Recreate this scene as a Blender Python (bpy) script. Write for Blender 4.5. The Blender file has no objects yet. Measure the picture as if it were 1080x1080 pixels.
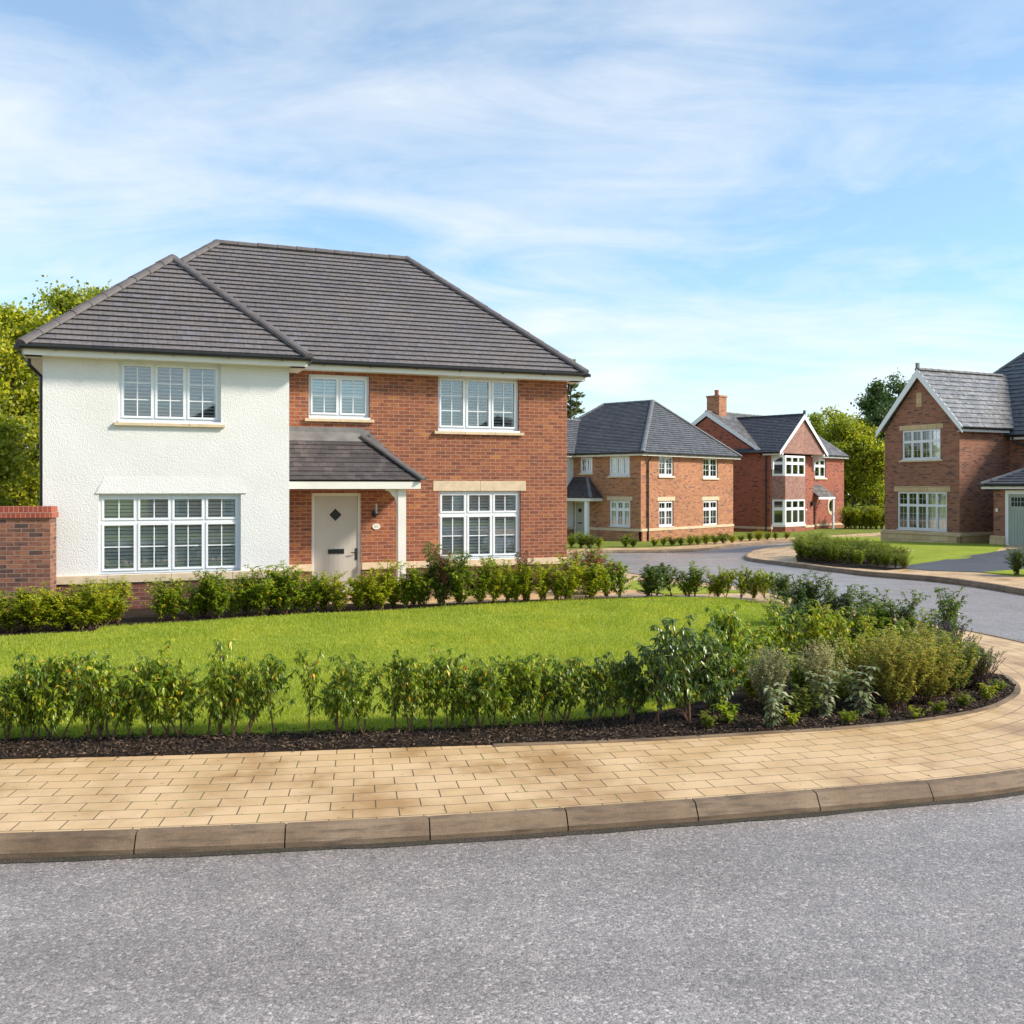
import bpy, bmesh, math, random
import numpy as np
from mathutils import Vector
from mathutils.geometry import tessellate_polygon

R = random.Random(7)
scene = bpy.context.scene
col = scene.collection
F_PX, CX, HY, CAM_H = 1050.0, 540.0, 514.0, 2.28     # focal length in px (of 1080), horizon row, eye height

def smooth(t):
    t = min(1.0, max(0.0, t)); return t*t*(3-2*t)
def g(x, y):                                          # gentle fall of the ground away from the camera
    z = -0.6*smooth((y-20)/26.0)
    z += 0.42*smooth((x-8)/6.0)*(1-smooth((y-42)/8.0))*smooth((y-20)/15.0)
    return z
def ray(px, py): return ((px-CX)/F_PX, -(py-HY)/F_PX)  # x and z per metre of depth
def gp(px, py, off=0.13):                             # point of the ground seen at a pixel
    rx, rz = ray(px, py); y = 10.0
    for _ in range(60):
        z = g(rx*y, y)+off
        y = 0.5*y + 0.5*min(300, (z-CAM_H)/rz)
    return Vector((rx*y, y, g(rx*y, y)+off))
def gx(px, y, off=0.13):                              # ground point at a known depth
    x = (px-CX)/F_PX*y
    return Vector((x, y, g(x, y)+off))

# ---------------------------------------------------------------- mesh builder
class MB:
    def __init__(s): s.v=[]; s.f=[]; s.uv={}; s.mi=[]; s.cur=0
    def vert(s, p): s.v.append(tuple(p)); return len(s.v)-1
    def poly(s, pts, uv=None):
        i0=len(s.v)
        for p in pts: s.v.append(tuple(p))
        s.f.append(list(range(i0, i0+len(pts)))); s.mi.append(s.cur)
        if uv is not None: s.uv[len(s.f)-1]=uv
    def hexa(s, b, t):                                # bottom 4 (ccw from above), top 4
        i=len(s.v)
        for p in list(b)+list(t): s.v.append(tuple(p))
        for q in ((3,2,1,0),(4,5,6,7),(0,1,5,4),(1,2,6,5),(2,3,7,6),(3,0,4,7)):
            s.f.append([i+k for k in q]); s.mi.append(s.cur)
    def box(s, x0,x1,y0,y1,z0,z1):
        if x0>x1: x0,x1=x1,x0
        if y0>y1: y0,y1=y1,y0
        if z0>z1: z0,z1=z1,z0
        s.hexa([(x0,y0,z0),(x1,y0,z0),(x1,y1,z0),(x0,y1,z0)],[(x0,y0,z1),(x1,y0,z1),(x1,y1,z1),(x0,y1,z1)])
    def prism(s, pts, d):                             # polygon (3D, ccw seen from outside) extruded by -d
        d=Vector(d); a=[Vector(p) for p in pts]; b=[p-d for p in a]; n=len(a)
        i=len(s.v)
        for p in a+b: s.v.append(tuple(p))
        s.f.append(list(range(i,i+n))); s.mi.append(s.cur)
        s.f.append(list(range(i+2*n-1,i+n-1,-1))); s.mi.append(s.cur)
        for k in range(n):
            k2=(k+1)%n; s.f.append([i+k2,i+k,i+n+k,i+n+k2]); s.mi.append(s.cur)
    def tube(s, pts, rad, n=8, cap=True):
        pts=[Vector(p) for p in pts]
        if not isinstance(rad,(list,tuple)): rad=[rad]*len(pts)
        rings=[]
        up=Vector((0.13,0.21,0.97))
        for k,p in enumerate(pts):
            d=(pts[min(k+1,len(pts)-1)]-pts[max(k-1,0)]).normalized()
            a=d.cross(up)
            if a.length<1e-3: a=d.cross(Vector((1,0,0)))
            a.normalize(); b=d.cross(a)
            ring=[]
            for j in range(n):
                th=2*math.pi*j/n
                ring.append(s.vert(p+(a*math.cos(th)+b*math.sin(th))*rad[k]))
            rings.append(ring)
        for k in range(len(rings)-1):
            for j in range(n):
                j2=(j+1)%n
                s.f.append([rings[k][j],rings[k+1][j],rings[k+1][j2],rings[k][j2]]); s.mi.append(s.cur)
        if cap:
            s.f.append(rings[0][:]); s.mi.append(s.cur)
            s.f.append(rings[-1][::-1]); s.mi.append(s.cur)
    def build(s, name, mat, parent=None, loc=None, smooth_=False, bevel=0, weld=False):
        me=bpy.data.meshes.new(name)
        me.from_pydata(s.v, [], s.f)
        mats = mat if isinstance(mat,(list,tuple)) else [mat]
        for m in mats: me.materials.append(m)
        if len(mats)>1: me.polygons.foreach_set('material_index', s.mi)
        uvl=me.uv_layers.new(name='UVMap')
        me.update()
        Z=Vector((0,0,1))
        for p in me.polygons:
            ex=s.uv.get(p.index)
            if ex is not None:
                for li,c in zip(p.loop_indices, ex): uvl.data[li].uv=c
                continue
            n=p.normal
            if abs(n.z)>0.97: t=Vector((1,0,0)); b=Vector((0,1,0))
            else:
                t=Z.cross(n).normalized(); b=n.cross(t)
            for li in p.loop_indices:
                co=me.vertices[me.loops[li].vertex_index].co
                uvl.data[li].uv=(co.dot(t), co.dot(b))
        if smooth_: me.polygons.foreach_set('use_smooth',[True]*len(me.polygons))
        me.update()
        o=bpy.data.objects.new(name, me); col.objects.link(o)
        if parent: o.parent=parent
        if loc is not None: o.location=loc
        if bevel:
            m=o.modifiers.new('bevel','BEVEL'); m.width=bevel; m.segments=2; m.limit_method='ANGLE'; m.angle_limit=math.radians(40)
        return o

def np_mesh(name, verts, tris, mat, k=3):
    me=bpy.data.meshes.new(name)
    n=len(verts); m=len(tris)
    me.vertices.add(n); me.vertices.foreach_set('co', np.ascontiguousarray(verts,dtype=np.float32).ravel())
    me.loops.add(m*k); me.loops.foreach_set('vertex_index', np.ascontiguousarray(tris,dtype=np.int32).ravel())
    me.polygons.add(m); me.polygons.foreach_set('loop_start', np.arange(0,m*k,k,dtype=np.int32))
    me.polygons.foreach_set('loop_total', np.full(m,k,dtype=np.int32))
    me.materials.append(mat); me.update(calc_edges=True); me.validate()
    return me

def tag(o, label=None, cat=None, group=None, kind=None):
    if label: o['label']=label
    if cat: o['category']=cat
    if group: o['group']=group
    if kind: o['kind']=kind
    return o
def empty(name, loc, rz=0):
    o=bpy.data.objects.new(name,None); col.objects.link(o); o.location=loc; o.rotation_euler=(0,0,rz)
    o.empty_display_size=0.3
    return o
def copy_tree(o, parent=None):
    c=o.copy(); col.objects.link(c); c.parent=parent
    for ch in list(o.children): copy_tree(ch, c)
    return c

# ---------------------------------------------------------------- materials
class NT:
    def __init__(s, name):
        s.m=bpy.data.materials.new(name); s.m.use_nodes=True; s.t=s.m.node_tree; s.t.nodes.clear()
        s.out=s.n('ShaderNodeOutputMaterial'); s.b=s.n('ShaderNodeBsdfPrincipled')
        s.l(s.b.outputs[0], s.out.inputs[0])
    def n(s, typ, **kw):
        nd=s.t.nodes.new(typ)
        for k,v in kw.items():
            if k in nd.inputs: nd.inputs[k].default_value=v
            else: setattr(nd,k,v)
        return nd
    def l(s,a,b): s.t.links.new(a,b)
    def ramp(s, fac, stops, interp='LINEAR'):
        r=s.n('ShaderNodeValToRGB'); r.color_ramp.interpolation=interp
        els=r.color_ramp.elements
        while len(els)<len(stops): els.new(0.5)
        for e,(p,c) in zip(els,stops): e.position=p; e.color=(*c,1) if len(c)==3 else c
        s.l(fac,r.inputs[0]); return r.outputs[0]
    def mix(s, fac, a, b, blend='MIX'):
        m=s.n('ShaderNodeMix', data_type='RGBA', blend_type=blend)
        for sock,v in ((m.inputs[0],fac),(m.inputs[6],a),(m.inputs[7],b)):
            if hasattr(v,'is_linked'): s.l(v,sock)
            elif isinstance(v,(int,float)): sock.default_value=v
            else: sock.default_value=(*v,1)
        return m.outputs[2]
    def math(s, op, a, b=0.0, clamp=False):
        m=s.n('ShaderNodeMath', operation=op, use_clamp=clamp)
        for sock,v in ((m.inputs[0],a),(m.inputs[1],b)):
            if hasattr(v,'is_linked'): s.l(v,sock)
            else: sock.default_value=v
        return m.outputs[0]
    def coord(s, kind='Object', scale=(1,1,1), rot=0):
        tc=s.n('ShaderNodeTexCoord'); mp=s.n('ShaderNodeMapping'); mp.inputs['Scale'].default_value=scale
        mp.inputs['Rotation'].default_value=(0,0,rot)
        s.l(tc.outputs[kind], mp.inputs[0]); return mp.outputs[0]
    def noise(s, vec, scale, detail=3, rough=0.55, dist=0):
        nd=s.n('ShaderNodeTexNoise'); nd.inputs['Scale'].default_value=scale; nd.inputs['Detail'].default_value=detail
        nd.inputs['Roughness'].default_value=rough; nd.inputs['Distortion'].default_value=dist
        s.l(vec,nd.inputs['Vector']); return nd.outputs[0]
    def bump(s, h, strength=0.5, dist=0.01, prev=None):
        b=s.n('ShaderNodeBump'); b.inputs['Strength'].default_value=strength; b.inputs['Distance'].default_value=dist
        s.l(h,b.inputs['Height'])
        if prev is not None: s.l(prev,b.inputs['Normal'])
        s.l(b.outputs[0], s.b.inputs['Normal']); return b.outputs[0]
    def color(s, c):
        if hasattr(c,'is_linked'): s.l(c,s.b.inputs['Base Color'])
        else: s.b.inputs['Base Color'].default_value=(*c,1)
    def rough(s, r, spec=None):
        if hasattr(r,'is_linked'): s.l(r,s.b.inputs['Roughness'])
        else: s.b.inputs['Roughness'].default_value=r
        if spec is not None: s.b.inputs['Specular IOR Level'].default_value=spec

def mat_plain(name, c, rough=0.5, var=0.06, spec=0.5, nscale=3, bumpd=0.0):
    n=NT(name); co=n.coord('Object'); ns=n.noise(co,nscale,4)
    n.color(n.ramp(ns,[(0.3,[x*(1-var*2) for x in c]),(0.7,[min(1,x*(1+var)) for x in c])]))
    n.rough(rough,spec)
    if bumpd: n.bump(n.noise(co,60,3),0.6,bumpd)
    return n.m

def mat_brick(name, pal, mortar, bw=0.225, rh=0.075, ms=0.006, streak=0.5, rough=0.85, bump=0.006):
    n=NT(name); uv=n.coord('UV')
    br=n.n('ShaderNodeTexBrick'); br.offset=0.5; br.offset_frequency=2; br.squash=1
    n.l(uv,br.inputs['Vector'])
    for k,v in (('Scale',1.0),('Mortar Size',ms),('Mortar Smooth',0.15),('Bias',0.0),('Brick Width',bw),('Row Height',rh)):
        br.inputs[k].default_value=v
    br.inputs['Color1'].default_value=(0,0,0,1); br.inputs['Color2'].default_value=(1,1,1,1); br.inputs['Mortar'].default_value=(0.5,0.5,0.5,1)
    base=n.ramp(br.outputs['Color'], pal)
    # burnt streaks inside the bricks
    st=n.noise(n.coord('UV',(9,38,1)),1.0,3,0.6)
    stf=n.ramp(st,[(0.50,(0,0,0)),(0.66,(1,1,1))])
    stf2=n.math('MULTIPLY',stf,streak)
    dark=n.mix(1.0,base,(0.42,0.40,0.42),'MULTIPLY')
    base=n.mix(stf2,base,dark)
    big=n.noise(uv,0.45,3); base=n.mix(1.0,base,n.ramp(big,[(0.3,(0.86,0.86,0.86)),(0.7,(1.12,1.10,1.08))]),'MULTIPLY')
    fine=n.noise(uv,120,2); base=n.mix(1.0,base,n.ramp(fine,[(0.3,(0.85,0.85,0.85)),(0.7,(1.1,1.1,1.1))]),'MULTIPLY')
    mo=n.mix(n.noise(uv,9,3),[x*0.8 for x in mortar],mortar)
    n.color(n.mix(br.outputs['Fac'],base,mo)); n.rough(rough,0.3)
    h=n.math('ADD',n.math('SUBTRACT',1.0,br.outputs['Fac']),n.math('MULTIPLY',fine,0.25))
    n.bump(h,0.8,bump)
    return n.m

def mat_tile(name, pal, tw=0.165, gauge=0.162, rough=0.5, spec=0.45):
    n=NT(name); uv=n.coord('UV')
    br=n.n('ShaderNodeTexBrick'); br.offset=0.5; br.offset_frequency=2
    n.l(uv,br.inputs['Vector'])
    for k,v in (('Scale',1.0),('Mortar Size',0.003),('Mortar Smooth',0.2),('Bias',0.0),('Brick Width',tw),('Row Height',gauge)):
        br.inputs[k].default_value=v
    br.inputs['Color1'].default_value=(0,0,0,1); br.inputs['Color2'].default_value=(1,1,1,1); br.inputs['Mortar'].default_value=(0.5,0.5,0.5,1)
    base=n.ramp(br.outputs['Color'],pal)
    ns=n.noise(uv,14,5,0.65); base=n.mix(1.0,base,n.ramp(ns,[(0.3,(0.72,0.72,0.72)),(0.7,(1.22,1.2,1.18))]),'MULTIPLY')
    big=n.noise(uv,0.6,4,0.6); base=n.mix(1.0,base,n.ramp(big,[(0.3,(0.9,0.9,0.92)),(0.7,(1.08,1.07,1.05))]),'MULTIPLY')
    n.color(n.mix(n.math('MULTIPLY',br.outputs['Fac'],0.75),base,(0.05,0.035,0.03)))
    n.rough(n.ramp(ns,[(0.3,(rough-0.1,)*3),(0.7,(rough+0.12,)*3)]),spec)
    n.bump(n.math('ADD',n.math('SUBTRACT',1.0,br.outputs['Fac']),n.math('MULTIPLY',ns,0.4)),0.7,0.004)
    return n.m

def mat_leaf(name, stops, trans=0.4, rough=0.42, tcol=(1.5,1.7,0.6), patch=False):
    n=NT(name)
    ge=n.n('ShaderNodeNewGeometry')
    c=n.ramp(ge.outputs['Random Per Island'],stops)
    oi=n.n('ShaderNodeObjectInfo')
    c=n.mix(1.0,c,n.ramp(oi.outputs['Random'],[(0,(0.78,0.82,0.8)),(1,(1.18,1.12,1.0))]),'MULTIPLY')
    if patch:
        co=n.coord('Object'); b=n.noise(co,0.9,4,0.6); m=n.noise(co,5,3)
        c=n.mix(1.0,c,n.ramp(b,[(0.3,(0.74,0.84,0.7)),(0.5,(1,1,1)),(0.72,(1.22,1.10,1.0))]),'MULTIPLY'); c=n.mix(1.0,c,n.ramp(m,[(0.3,(0.86,0.9,0.86)),(0.7,(1.1,1.06,1.1))]),'MULTIPLY')
    n.color(c); n.rough(rough,0.45)
    tr=n.n('ShaderNodeBsdfTranslucent'); n.l(n.mix(1.0,c,tcol,'MULTIPLY'),tr.inputs[0])
    mx=n.n('ShaderNodeMixShader'); mx.inputs[0].default_value=trans
    n.l(n.b.outputs[0],mx.inputs[1]); n.l(tr.outputs[0],mx.inputs[2]); n.l(mx.outputs[0],n.out.inputs[0])
    return n.m

M={}
M['brick']=mat_brick('brick_multi_red',[(0,(0.392,0.140,0.060)),(0.30,(0.334,0.108,0.051)),(0.62,(0.286,0.092,0.047)),(0.85,(0.228,0.078,0.045)),(0.95,(0.318,0.105,0.049)),(1,(0.488,0.190,0.066))],(0.47,0.31,0.225),streak=0.85)
M['brick_plinth']=mat_brick('brick_plinth_maroon',[(0,(0.20,0.072,0.052)),(0.5,(0.165,0.06,0.046)),(1,(0.11,0.05,0.044))],(0.32,0.20,0.155),streak=0.7)
M['brick_far']=mat_brick('brick_orange_multi',[(0,(0.52,0.24,0.115)),(0.4,(0.46,0.195,0.092)),(0.8,(0.38,0.155,0.08)),(0.94,(0.24,0.115,0.075)),(1,(0.17,0.09,0.07))],(0.5,0.33,0.24),streak=0.12)
M['brick_red']=mat_brick('brick_plain_red',[(0,(0.42,0.13,0.075)),(0.5,(0.36,0.105,0.062)),(0.88,(0.29,0.085,0.055)),(0.95,(0.10,0.05,0.05)),(1,(0.10,0.05,0.05))],(0.40,0.22,0.17),streak=0.12)
M['brick_brown']=mat_brick('brick_brown_multi',[(0,(0.38,0.17,0.10)),(0.5,(0.32,0.135,0.082)),(0.82,(0.25,0.105,0.07)),(0.93,(0.15,0.08,0.06)),(1,(0.12,0.07,0.058))],(0.38,0.25,0.195),streak=0.15)
M['brick_wall']=mat_brick('brick_garden_wall',[(0,(0.38,0.17,0.10)),(0.4,(0.31,0.13,0.08)),(0.75,(0.22,0.10,0.07)),(1,(0.09,0.06,0.055))],(0.38,0.27,0.21),streak=0.9)
M['coping']=mat_brick('brick_coping_red',[(0,(0.46,0.10,0.055)),(0.6,(0.38,0.08,0.045)),(1,(0.32,0.07,0.045))],(0.45,0.32,0.25),bw=0.075,rh=0.22,streak=0.2)
TP=[(0,(0.150,0.140,0.150)),(0.2,(0.172,0.156,0.155)),(0.8,(0.186,0.167,0.163)),(1,(0.190,0.180,0.196))]
M['tile']=mat_tile('roof_tile_brown_grey',TP)
M['tile_blue']=mat_tile('roof_tile_slate_grey',[(0,(0.085,0.088,0.10)),(0.5,(0.115,0.12,0.13)),(1,(0.15,0.15,0.16))],rough=0.42)
M['tile_porch']=mat_tile('porch_tile_dark',[(0,(0.065,0.055,0.055)),(0.5,(0.09,0.076,0.075)),(1,(0.12,0.10,0.095))])
M['tile_shine']=mat_tile('roof_tile_shine_grey',[(0,(0.18,0.175,0.17)),(0.5,(0.24,0.232,0.225)),(1,(0.36,0.35,0.34))],rough=0.28,spec=0.8)  # lighter grey puts the roof shine into the colour, besides the low roughness
M['tilehung']=mat_tile('hung_tile_brown_red',[(0,(0.30,0.16,0.13)),(0.5,(0.38,0.21,0.17)),(1,(0.44,0.26,0.21))],tw=0.165,gauge=0.11,rough=0.7,spec=0.25)
M['ridge']=mat_plain('ridge_tile_concrete',(0.13,0.112,0.108),0.6,0.12,0.4,5,0.002)
M['ridge_grey']=mat_plain('ridge_tile_grey',(0.17,0.17,0.175),0.6,0.12,0.4,5,0.002)
M['lead']=mat_plain('lead_flashing',(0.20,0.185,0.175),0.55,0.15,0.4,4,0.002)
M['pvc']=mat_plain('white_upvc',(0.82,0.83,0.84),0.28,0.01)
M['cream']=mat_plain('cream_painted_board',(0.78,0.74,0.66),0.4,0.03)
M['gutter']=mat_plain('black_plastic',(0.018,0.018,0.02),0.3,0.1)
M['stone']=mat_plain('buff_cast_stone',(0.66,0.52,0.35),0.8,0.08,0.3,6,0.002)
M['stone_dark']=mat_brick('buff_stone_blocks',[(0,(0.56,0.40,0.21)),(0.5,(0.62,0.46,0.26)),(1,(0.68,0.52,0.31))],(0.36,0.26,0.15),bw=0.44,rh=0.22,ms=0.007,streak=0.1)
M['door']=mat_plain('beige_door_paint',(0.50,0.46,0.40),0.45,0.03,0.4,2)
M['green']=mat_plain('sage_green_paint',(0.36,0.41,0.345),0.45,0.04,0.4,2)
M['shutter']=mat_plain('white_shutter_slats',(0.90,0.89,0.87),0.5,0.02)
M['curtain']=mat_plain('pale_net_curtain',(0.86,0.86,0.84),0.8,0.08,0.2,8)
M['dark']=mat_plain('dark_interior',(0.03,0.03,0.032),0.9,0.1)
M['bark']=mat_plain('shrub_bark',(0.16,0.085,0.055),0.8,0.2,0.2,40)
M['bark_tree']=mat_plain('tree_bark',(0.11,0.085,0.06),0.9,0.3,0.2,6,0.01)
M['plaque']=mat_plain('cream_ceramic',(0.8,0.78,0.68),0.25,0.02)
M['lampglass']=mat_plain('lamp_glass',(0.75,0.78,0.8),0.15,0.02)
M['ink']=mat_plain('grey_lettering',(0.30,0.26,0.22),0.5,0.02)
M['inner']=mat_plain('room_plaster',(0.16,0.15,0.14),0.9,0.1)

def mat_render():
    n=NT('white_roughcast_render'); co=n.coord('Object')
    v=n.n('ShaderNodeTexVoronoi'); v.feature='SMOOTH_F1'; v.inputs['Scale'].default_value=42
    if 'Smoothness' in v.inputs: v.inputs['Smoothness'].default_value=0.6
    w=n.noise(co,9,4,0.6)
    add=n.n('ShaderNodeVectorMath',operation='ADD'); sc=n.n('ShaderNodeVectorMath',operation='SCALE'); sc.inputs['Scale'].default_value=0.16
    nn=n.n('ShaderNodeTexNoise'); nn.inputs['Scale'].default_value=6; n.l(co,nn.inputs['Vector'])
    n.l(nn.outputs['Color'],sc.inputs[0]); n.l(co,add.inputs[0]); n.l(sc.outputs[0],add.inputs[1]); n.l(add.outputs[0],v.inputs['Vector'])
    hgt=n.math('ADD',n.math('MULTIPLY',v.outputs['Distance'],-1.1),n.math('MULTIPLY',n.noise(co,38,3),0.5))
    n.bump(hgt,0.8,0.0065)
    n.color(n.ramp(n.noise(co,1.2,4),[(0.3,(0.70,0.685,0.655)),(0.7,(0.76,0.745,0.72))])); n.rough(0.8,0.25)
    return n.m
M['render']=mat_render()

def mat_glass():
    n=NT('window_glass')
    lw=n.n('ShaderNodeFresnel'); lw.inputs['IOR'].default_value=1.55
    gl=n.n('ShaderNodeBsdfGlossy'); gl.inputs['Roughness'].default_value=0.02; gl.inputs['Color'].default_value=(0.95,0.97,1,1)
    tr=n.n('ShaderNodeBsdfTransparent'); tr.inputs[0].default_value=(0.97,0.98,0.97,1)
    f=n.math('MULTIPLY_ADD',lw.outputs[0],1.2); f.node.inputs[2].default_value=0.07; f.node.use_clamp=True
    mx=n.n('ShaderNodeMixShader'); n.l(f,mx.inputs[0]); n.l(tr.outputs[0],mx.inputs[1]); n.l(gl.outputs[0],mx.inputs[2])
    n.l(mx.outputs[0],n.out.inputs[0])
    return n.m
M['glass']=mat_glass()

def mat_asphalt(name, lo, hi, chip, rough0=0.42, worn=True):
    n=NT(name); co=n.coord('Object')
    v=n.n('ShaderNodeTexVoronoi'); v.inputs['Scale'].default_value=58; n.l(co,v.inputs['Vector'])
    v2=n.n('ShaderNodeTexVoronoi'); v2.inputs['Scale'].default_value=135; n.l(co,v2.inputs['Vector'])
    sep=n.n('ShaderNodeSeparateColor'); n.l(v.outputs['Color'],sep.inputs[0])
    sep2=n.n('ShaderNodeSeparateColor'); n.l(v2.outputs['Color'],sep2.inputs[0])
    base=n.ramp(sep.outputs[0],[(0.0,lo),(0.5,hi),(0.84,hi),(0.93,chip),(1.0,[min(1,c*1.2) for c in chip])])
    fine=n.ramp(sep2.outputs[1],[(0.0,[c*0.8 for c in lo]),(0.6,hi),(1.0,chip)])
    base=n.mix(0.5,base,fine)
    big=n.noise(co,0.33,5,0.62); med=n.noise(co,3.2,4,0.6)
    base=n.mix(1.0,base,n.ramp(big,[(0.3,(0.80,0.78,0.77)),(0.52,(1.0,1.0,1.0)),(0.7,(1.13,1.14,1.15))]),'MULTIPLY')
    base=n.mix(1.0,base,n.ramp(med,[(0.3,(0.88,0.88,0.88)),(0.7,(1.09,1.09,1.09))]),'MULTIPLY')
    if worn:
        # long soft tyre-worn bands that run with the near road, and a few oil spots
        wv=n.noise(n.coord('Object',(0.05,0.9,1)),1.0,2,0.5)
        base=n.mix(1.0,base,n.ramp(wv,[(0.35,(0.90,0.89,0.89)),(0.6,(1.05,1.05,1.06))]),'MULTIPLY')
        sp=n.noise(co,1.7,2,0.4); base=n.mix(n.ramp(sp,[(0.74,(0,0,0)),(0.80,(0.45,0.45,0.45))]),base,(0.07,0.065,0.065))
    n.color(base)
    n.rough(n.ramp(big,[(0.36,(rough0+0.10,)*3),(0.60,(rough0-0.17,)*3)]),0.9)
    h=n.math('ADD',n.math('MULTIPLY',v.outputs['Distance'],-1.0),n.math('ADD',n.math('MULTIPLY',v2.outputs['Distance'],-0.5),n.math('MULTIPLY',n.noise(co,300,2),0.3)))
    n.bump(h,0.5,0.006)
    return n.m
M['asphalt']=mat_asphalt('road_asphalt',(0.130,0.113,0.103),(0.30,0.265,0.240),(0.58,0.50,0.45))
M['drive']=mat_asphalt('driveway_tarmac',(0.045,0.045,0.047),(0.07,0.07,0.073),(0.13,0.13,0.13),0.5)

def mat_paver():
    n=NT('buff_paving_blocks'); uv=n.coord('UV')
    br=n.n('ShaderNodeTexBrick'); br.offset=0.5; br.offset_frequency=2; n.l(uv,br.inputs['Vector'])
    for k,v in (('Scale',1.0),('Mortar Size',0.0042),('Mortar Smooth',0.1),('Bias',0.0),('Brick Width',0.30),('Row Height',0.178)):
        br.inputs[k].default_value=v
    br.inputs['Color1'].default_value=(0,0,0,1); br.inputs['Color2'].default_value=(1,1,1,1); br.inputs['Mortar'].default_value=(0.5,0.5,0.5,1)
    base=n.ramp(br.outputs['Color'],[(0,(0.60,0.40,0.205)),(0.5,(0.63,0.43,0.23)),(1,(0.66,0.455,0.255))])
    ns=n.noise(uv,1.3,4,0.6); base=n.mix(1.0,base,n.ramp(ns,[(0.34,(0.70,0.60,0.47)),(0.47,(0.93,0.90,0.85)),(0.58,(1.05,1.05,1.05))]),'MULTIPLY')
    sp=n.noise(uv,150,2); base=n.mix(1.0,base,n.ramp(sp,[(0.3,(0.86,0.85,0.84)),(0.7,(1.08,1.08,1.08))]),'MULTIPLY')
    # moss and dirt dots
    dt=n.noise(uv,26,2,0.4); base=n.mix(n.ramp(dt,[(0.70,(0,0,0)),(0.76,(1,1,1))]),base,(0.16,0.11,0.06))
    jm=n.mix(n.ramp(n.noise(uv,2.2,3),[(0.50,(0,0,0)),(0.62,(1,1,1))]),(0.10,0.07,0.04),(0.12,0.14,0.04))
    n.color(n.mix(br.outputs['Fac'],base,jm)); n.rough(n.ramp(ns,[(0.32,(0.34,)*3),(0.6,(0.62,)*3)]),0.5)
    n.bump(n.math('ADD',n.math('SUBTRACT',1.0,br.outputs['Fac']),n.math('MULTIPLY',sp,0.3)),0.8,0.005)
    return n.m
M['paver']=mat_paver()

def mat_kerb():
    n=NT('concrete_kerb'); co=n.coord('Object')
    a=n.noise(co,1.6,5,0.65); b=n.noise(n.coord('Object',(2,2,22)),2.0,4,0.6); c=n.noise(co,90,2)
    base=n.ramp(a,[(0.3,(0.135,0.085,0.048)),(0.5,(0.215,0.145,0.088)),(0.75,(0.31,0.225,0.148))])
    base=n.mix(n.ramp(b,[(0.5,(0,0,0)),(0.68,(0.75,0.75,0.75))]),base,(0.09,0.066,0.044))
    base=n.mix(1.0,base,n.ramp(c,[(0.3,(0.85,)*3),(0.7,(1.1,)*3)]),'MULTIPLY')
    n.color(base); n.rough(0.7,0.35); n.bump(c,0.4,0.003)
    return n.m
M['kerb']=mat_kerb()

def mat_ground(name, stops, scale=30, rough=0.9, bd=0.02, mow=False):
    n=NT(name); co=n.coord('Object')
    f=n.noise(co,scale,4,0.65); b=n.noise(co,0.7,4,0.6); m=n.noise(co,3.5,3,0.6)
    base=n.ramp(f,stops); base=n.mix(1.0,base,n.ramp(b,[(0.3,(0.80,0.84,0.8)),(0.7,(1.14,1.1,1.08))]),'MULTIPLY')
    base=n.mix(1.0,base,n.ramp(m,[(0.35,(0.86,0.92,0.85)),(0.65,(1.10,1.05,1.1))]),'MULTIPLY')
    n.color(base); n.rough(rough,0.2); n.bump(f,0.8,bd)
    return n.m
M['lawn']=mat_ground('lawn_turf',[(0.3,(0.19,0.245,0.02)),(0.5,(0.28,0.33,0.03)),(0.7,(0.36,0.40,0.045))],45,0.9,0.02)
M['field']=mat_ground('far_grass',[(0.3,(0.13,0.16,0.02)),(0.7,(0.21,0.24,0.035))],3,0.95,0.05)
M['soil']=mat_ground('dark_bark_soil',[(0.3,(0.012,0.008,0.006)),(0.55,(0.035,0.022,0.015)),(0.75,(0.09,0.055,0.035))],55,0.95,0.03)
M['chip']=mat_leaf('bark_chip',[(0,(0.018,0.011,0.008)),(0.5,(0.04,0.024,0.016)),(0.85,(0.09,0.055,0.035)),(1,(0.2,0.13,0.08))],0.0,0.8)
M['blade']=mat_leaf('grass_blade',[(0,(0.237,0.302,0.028)),(0.5,(0.363,0.421,0.044)),(1,(0.495,0.529,0.088))],0.45,0.5,(1.3,1.35,0.7),patch=True)
M['laurel']=mat_leaf('laurel_leaf',[(0,(0.092,0.152,0.016)),(0.45,(0.182,0.259,0.023)),(0.8,(0.311,0.381,0.030)),(0.95,(0.474,0.488,0.041)),(0.985,(0.821,0.504,0.035)),(1,(0.729,0.182,0.035))],0.35,0.32,(1.6,1.8,0.6))
M['laurel_dark']=mat_leaf('laurel_leaf_dark',[(0,(0.053,0.090,0.023)),(0.6,(0.101,0.155,0.031)),(0.9,(0.182,0.244,0.037)),(1,(0.344,0.341,0.051))],0.25,0.28,(1.5,1.8,0.6))
M['lime']=mat_leaf('light_green_leaf',[(0,(0.135,0.187,0.016)),(0.5,(0.288,0.346,0.021)),(0.85,(0.490,0.490,0.033)),(0.97,(0.557,0.475,0.035)),(1,(0.760,0.360,0.035))],0.42,0.4,(1.5,1.6,0.5))
M['redtip']=mat_leaf('red_tip_leaf',[(0,(0.060,0.108,0.022)),(0.55,(0.108,0.168,0.033)),(0.7,(0.396,0.108,0.088)),(1,(0.600,0.120,0.110))],0.35,0.4,(1.4,1.2,0.8))
M['hyper']=mat_leaf('yellowing_small_leaf',[(0,(0.162,0.228,0.044)),(0.5,(0.297,0.348,0.066)),(0.8,(0.486,0.432,0.099)),(0.95,(0.594,0.324,0.121)),(1,(0.900,0.720,0.055))],0.45,0.5,(1.4,1.4,0.6))
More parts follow.
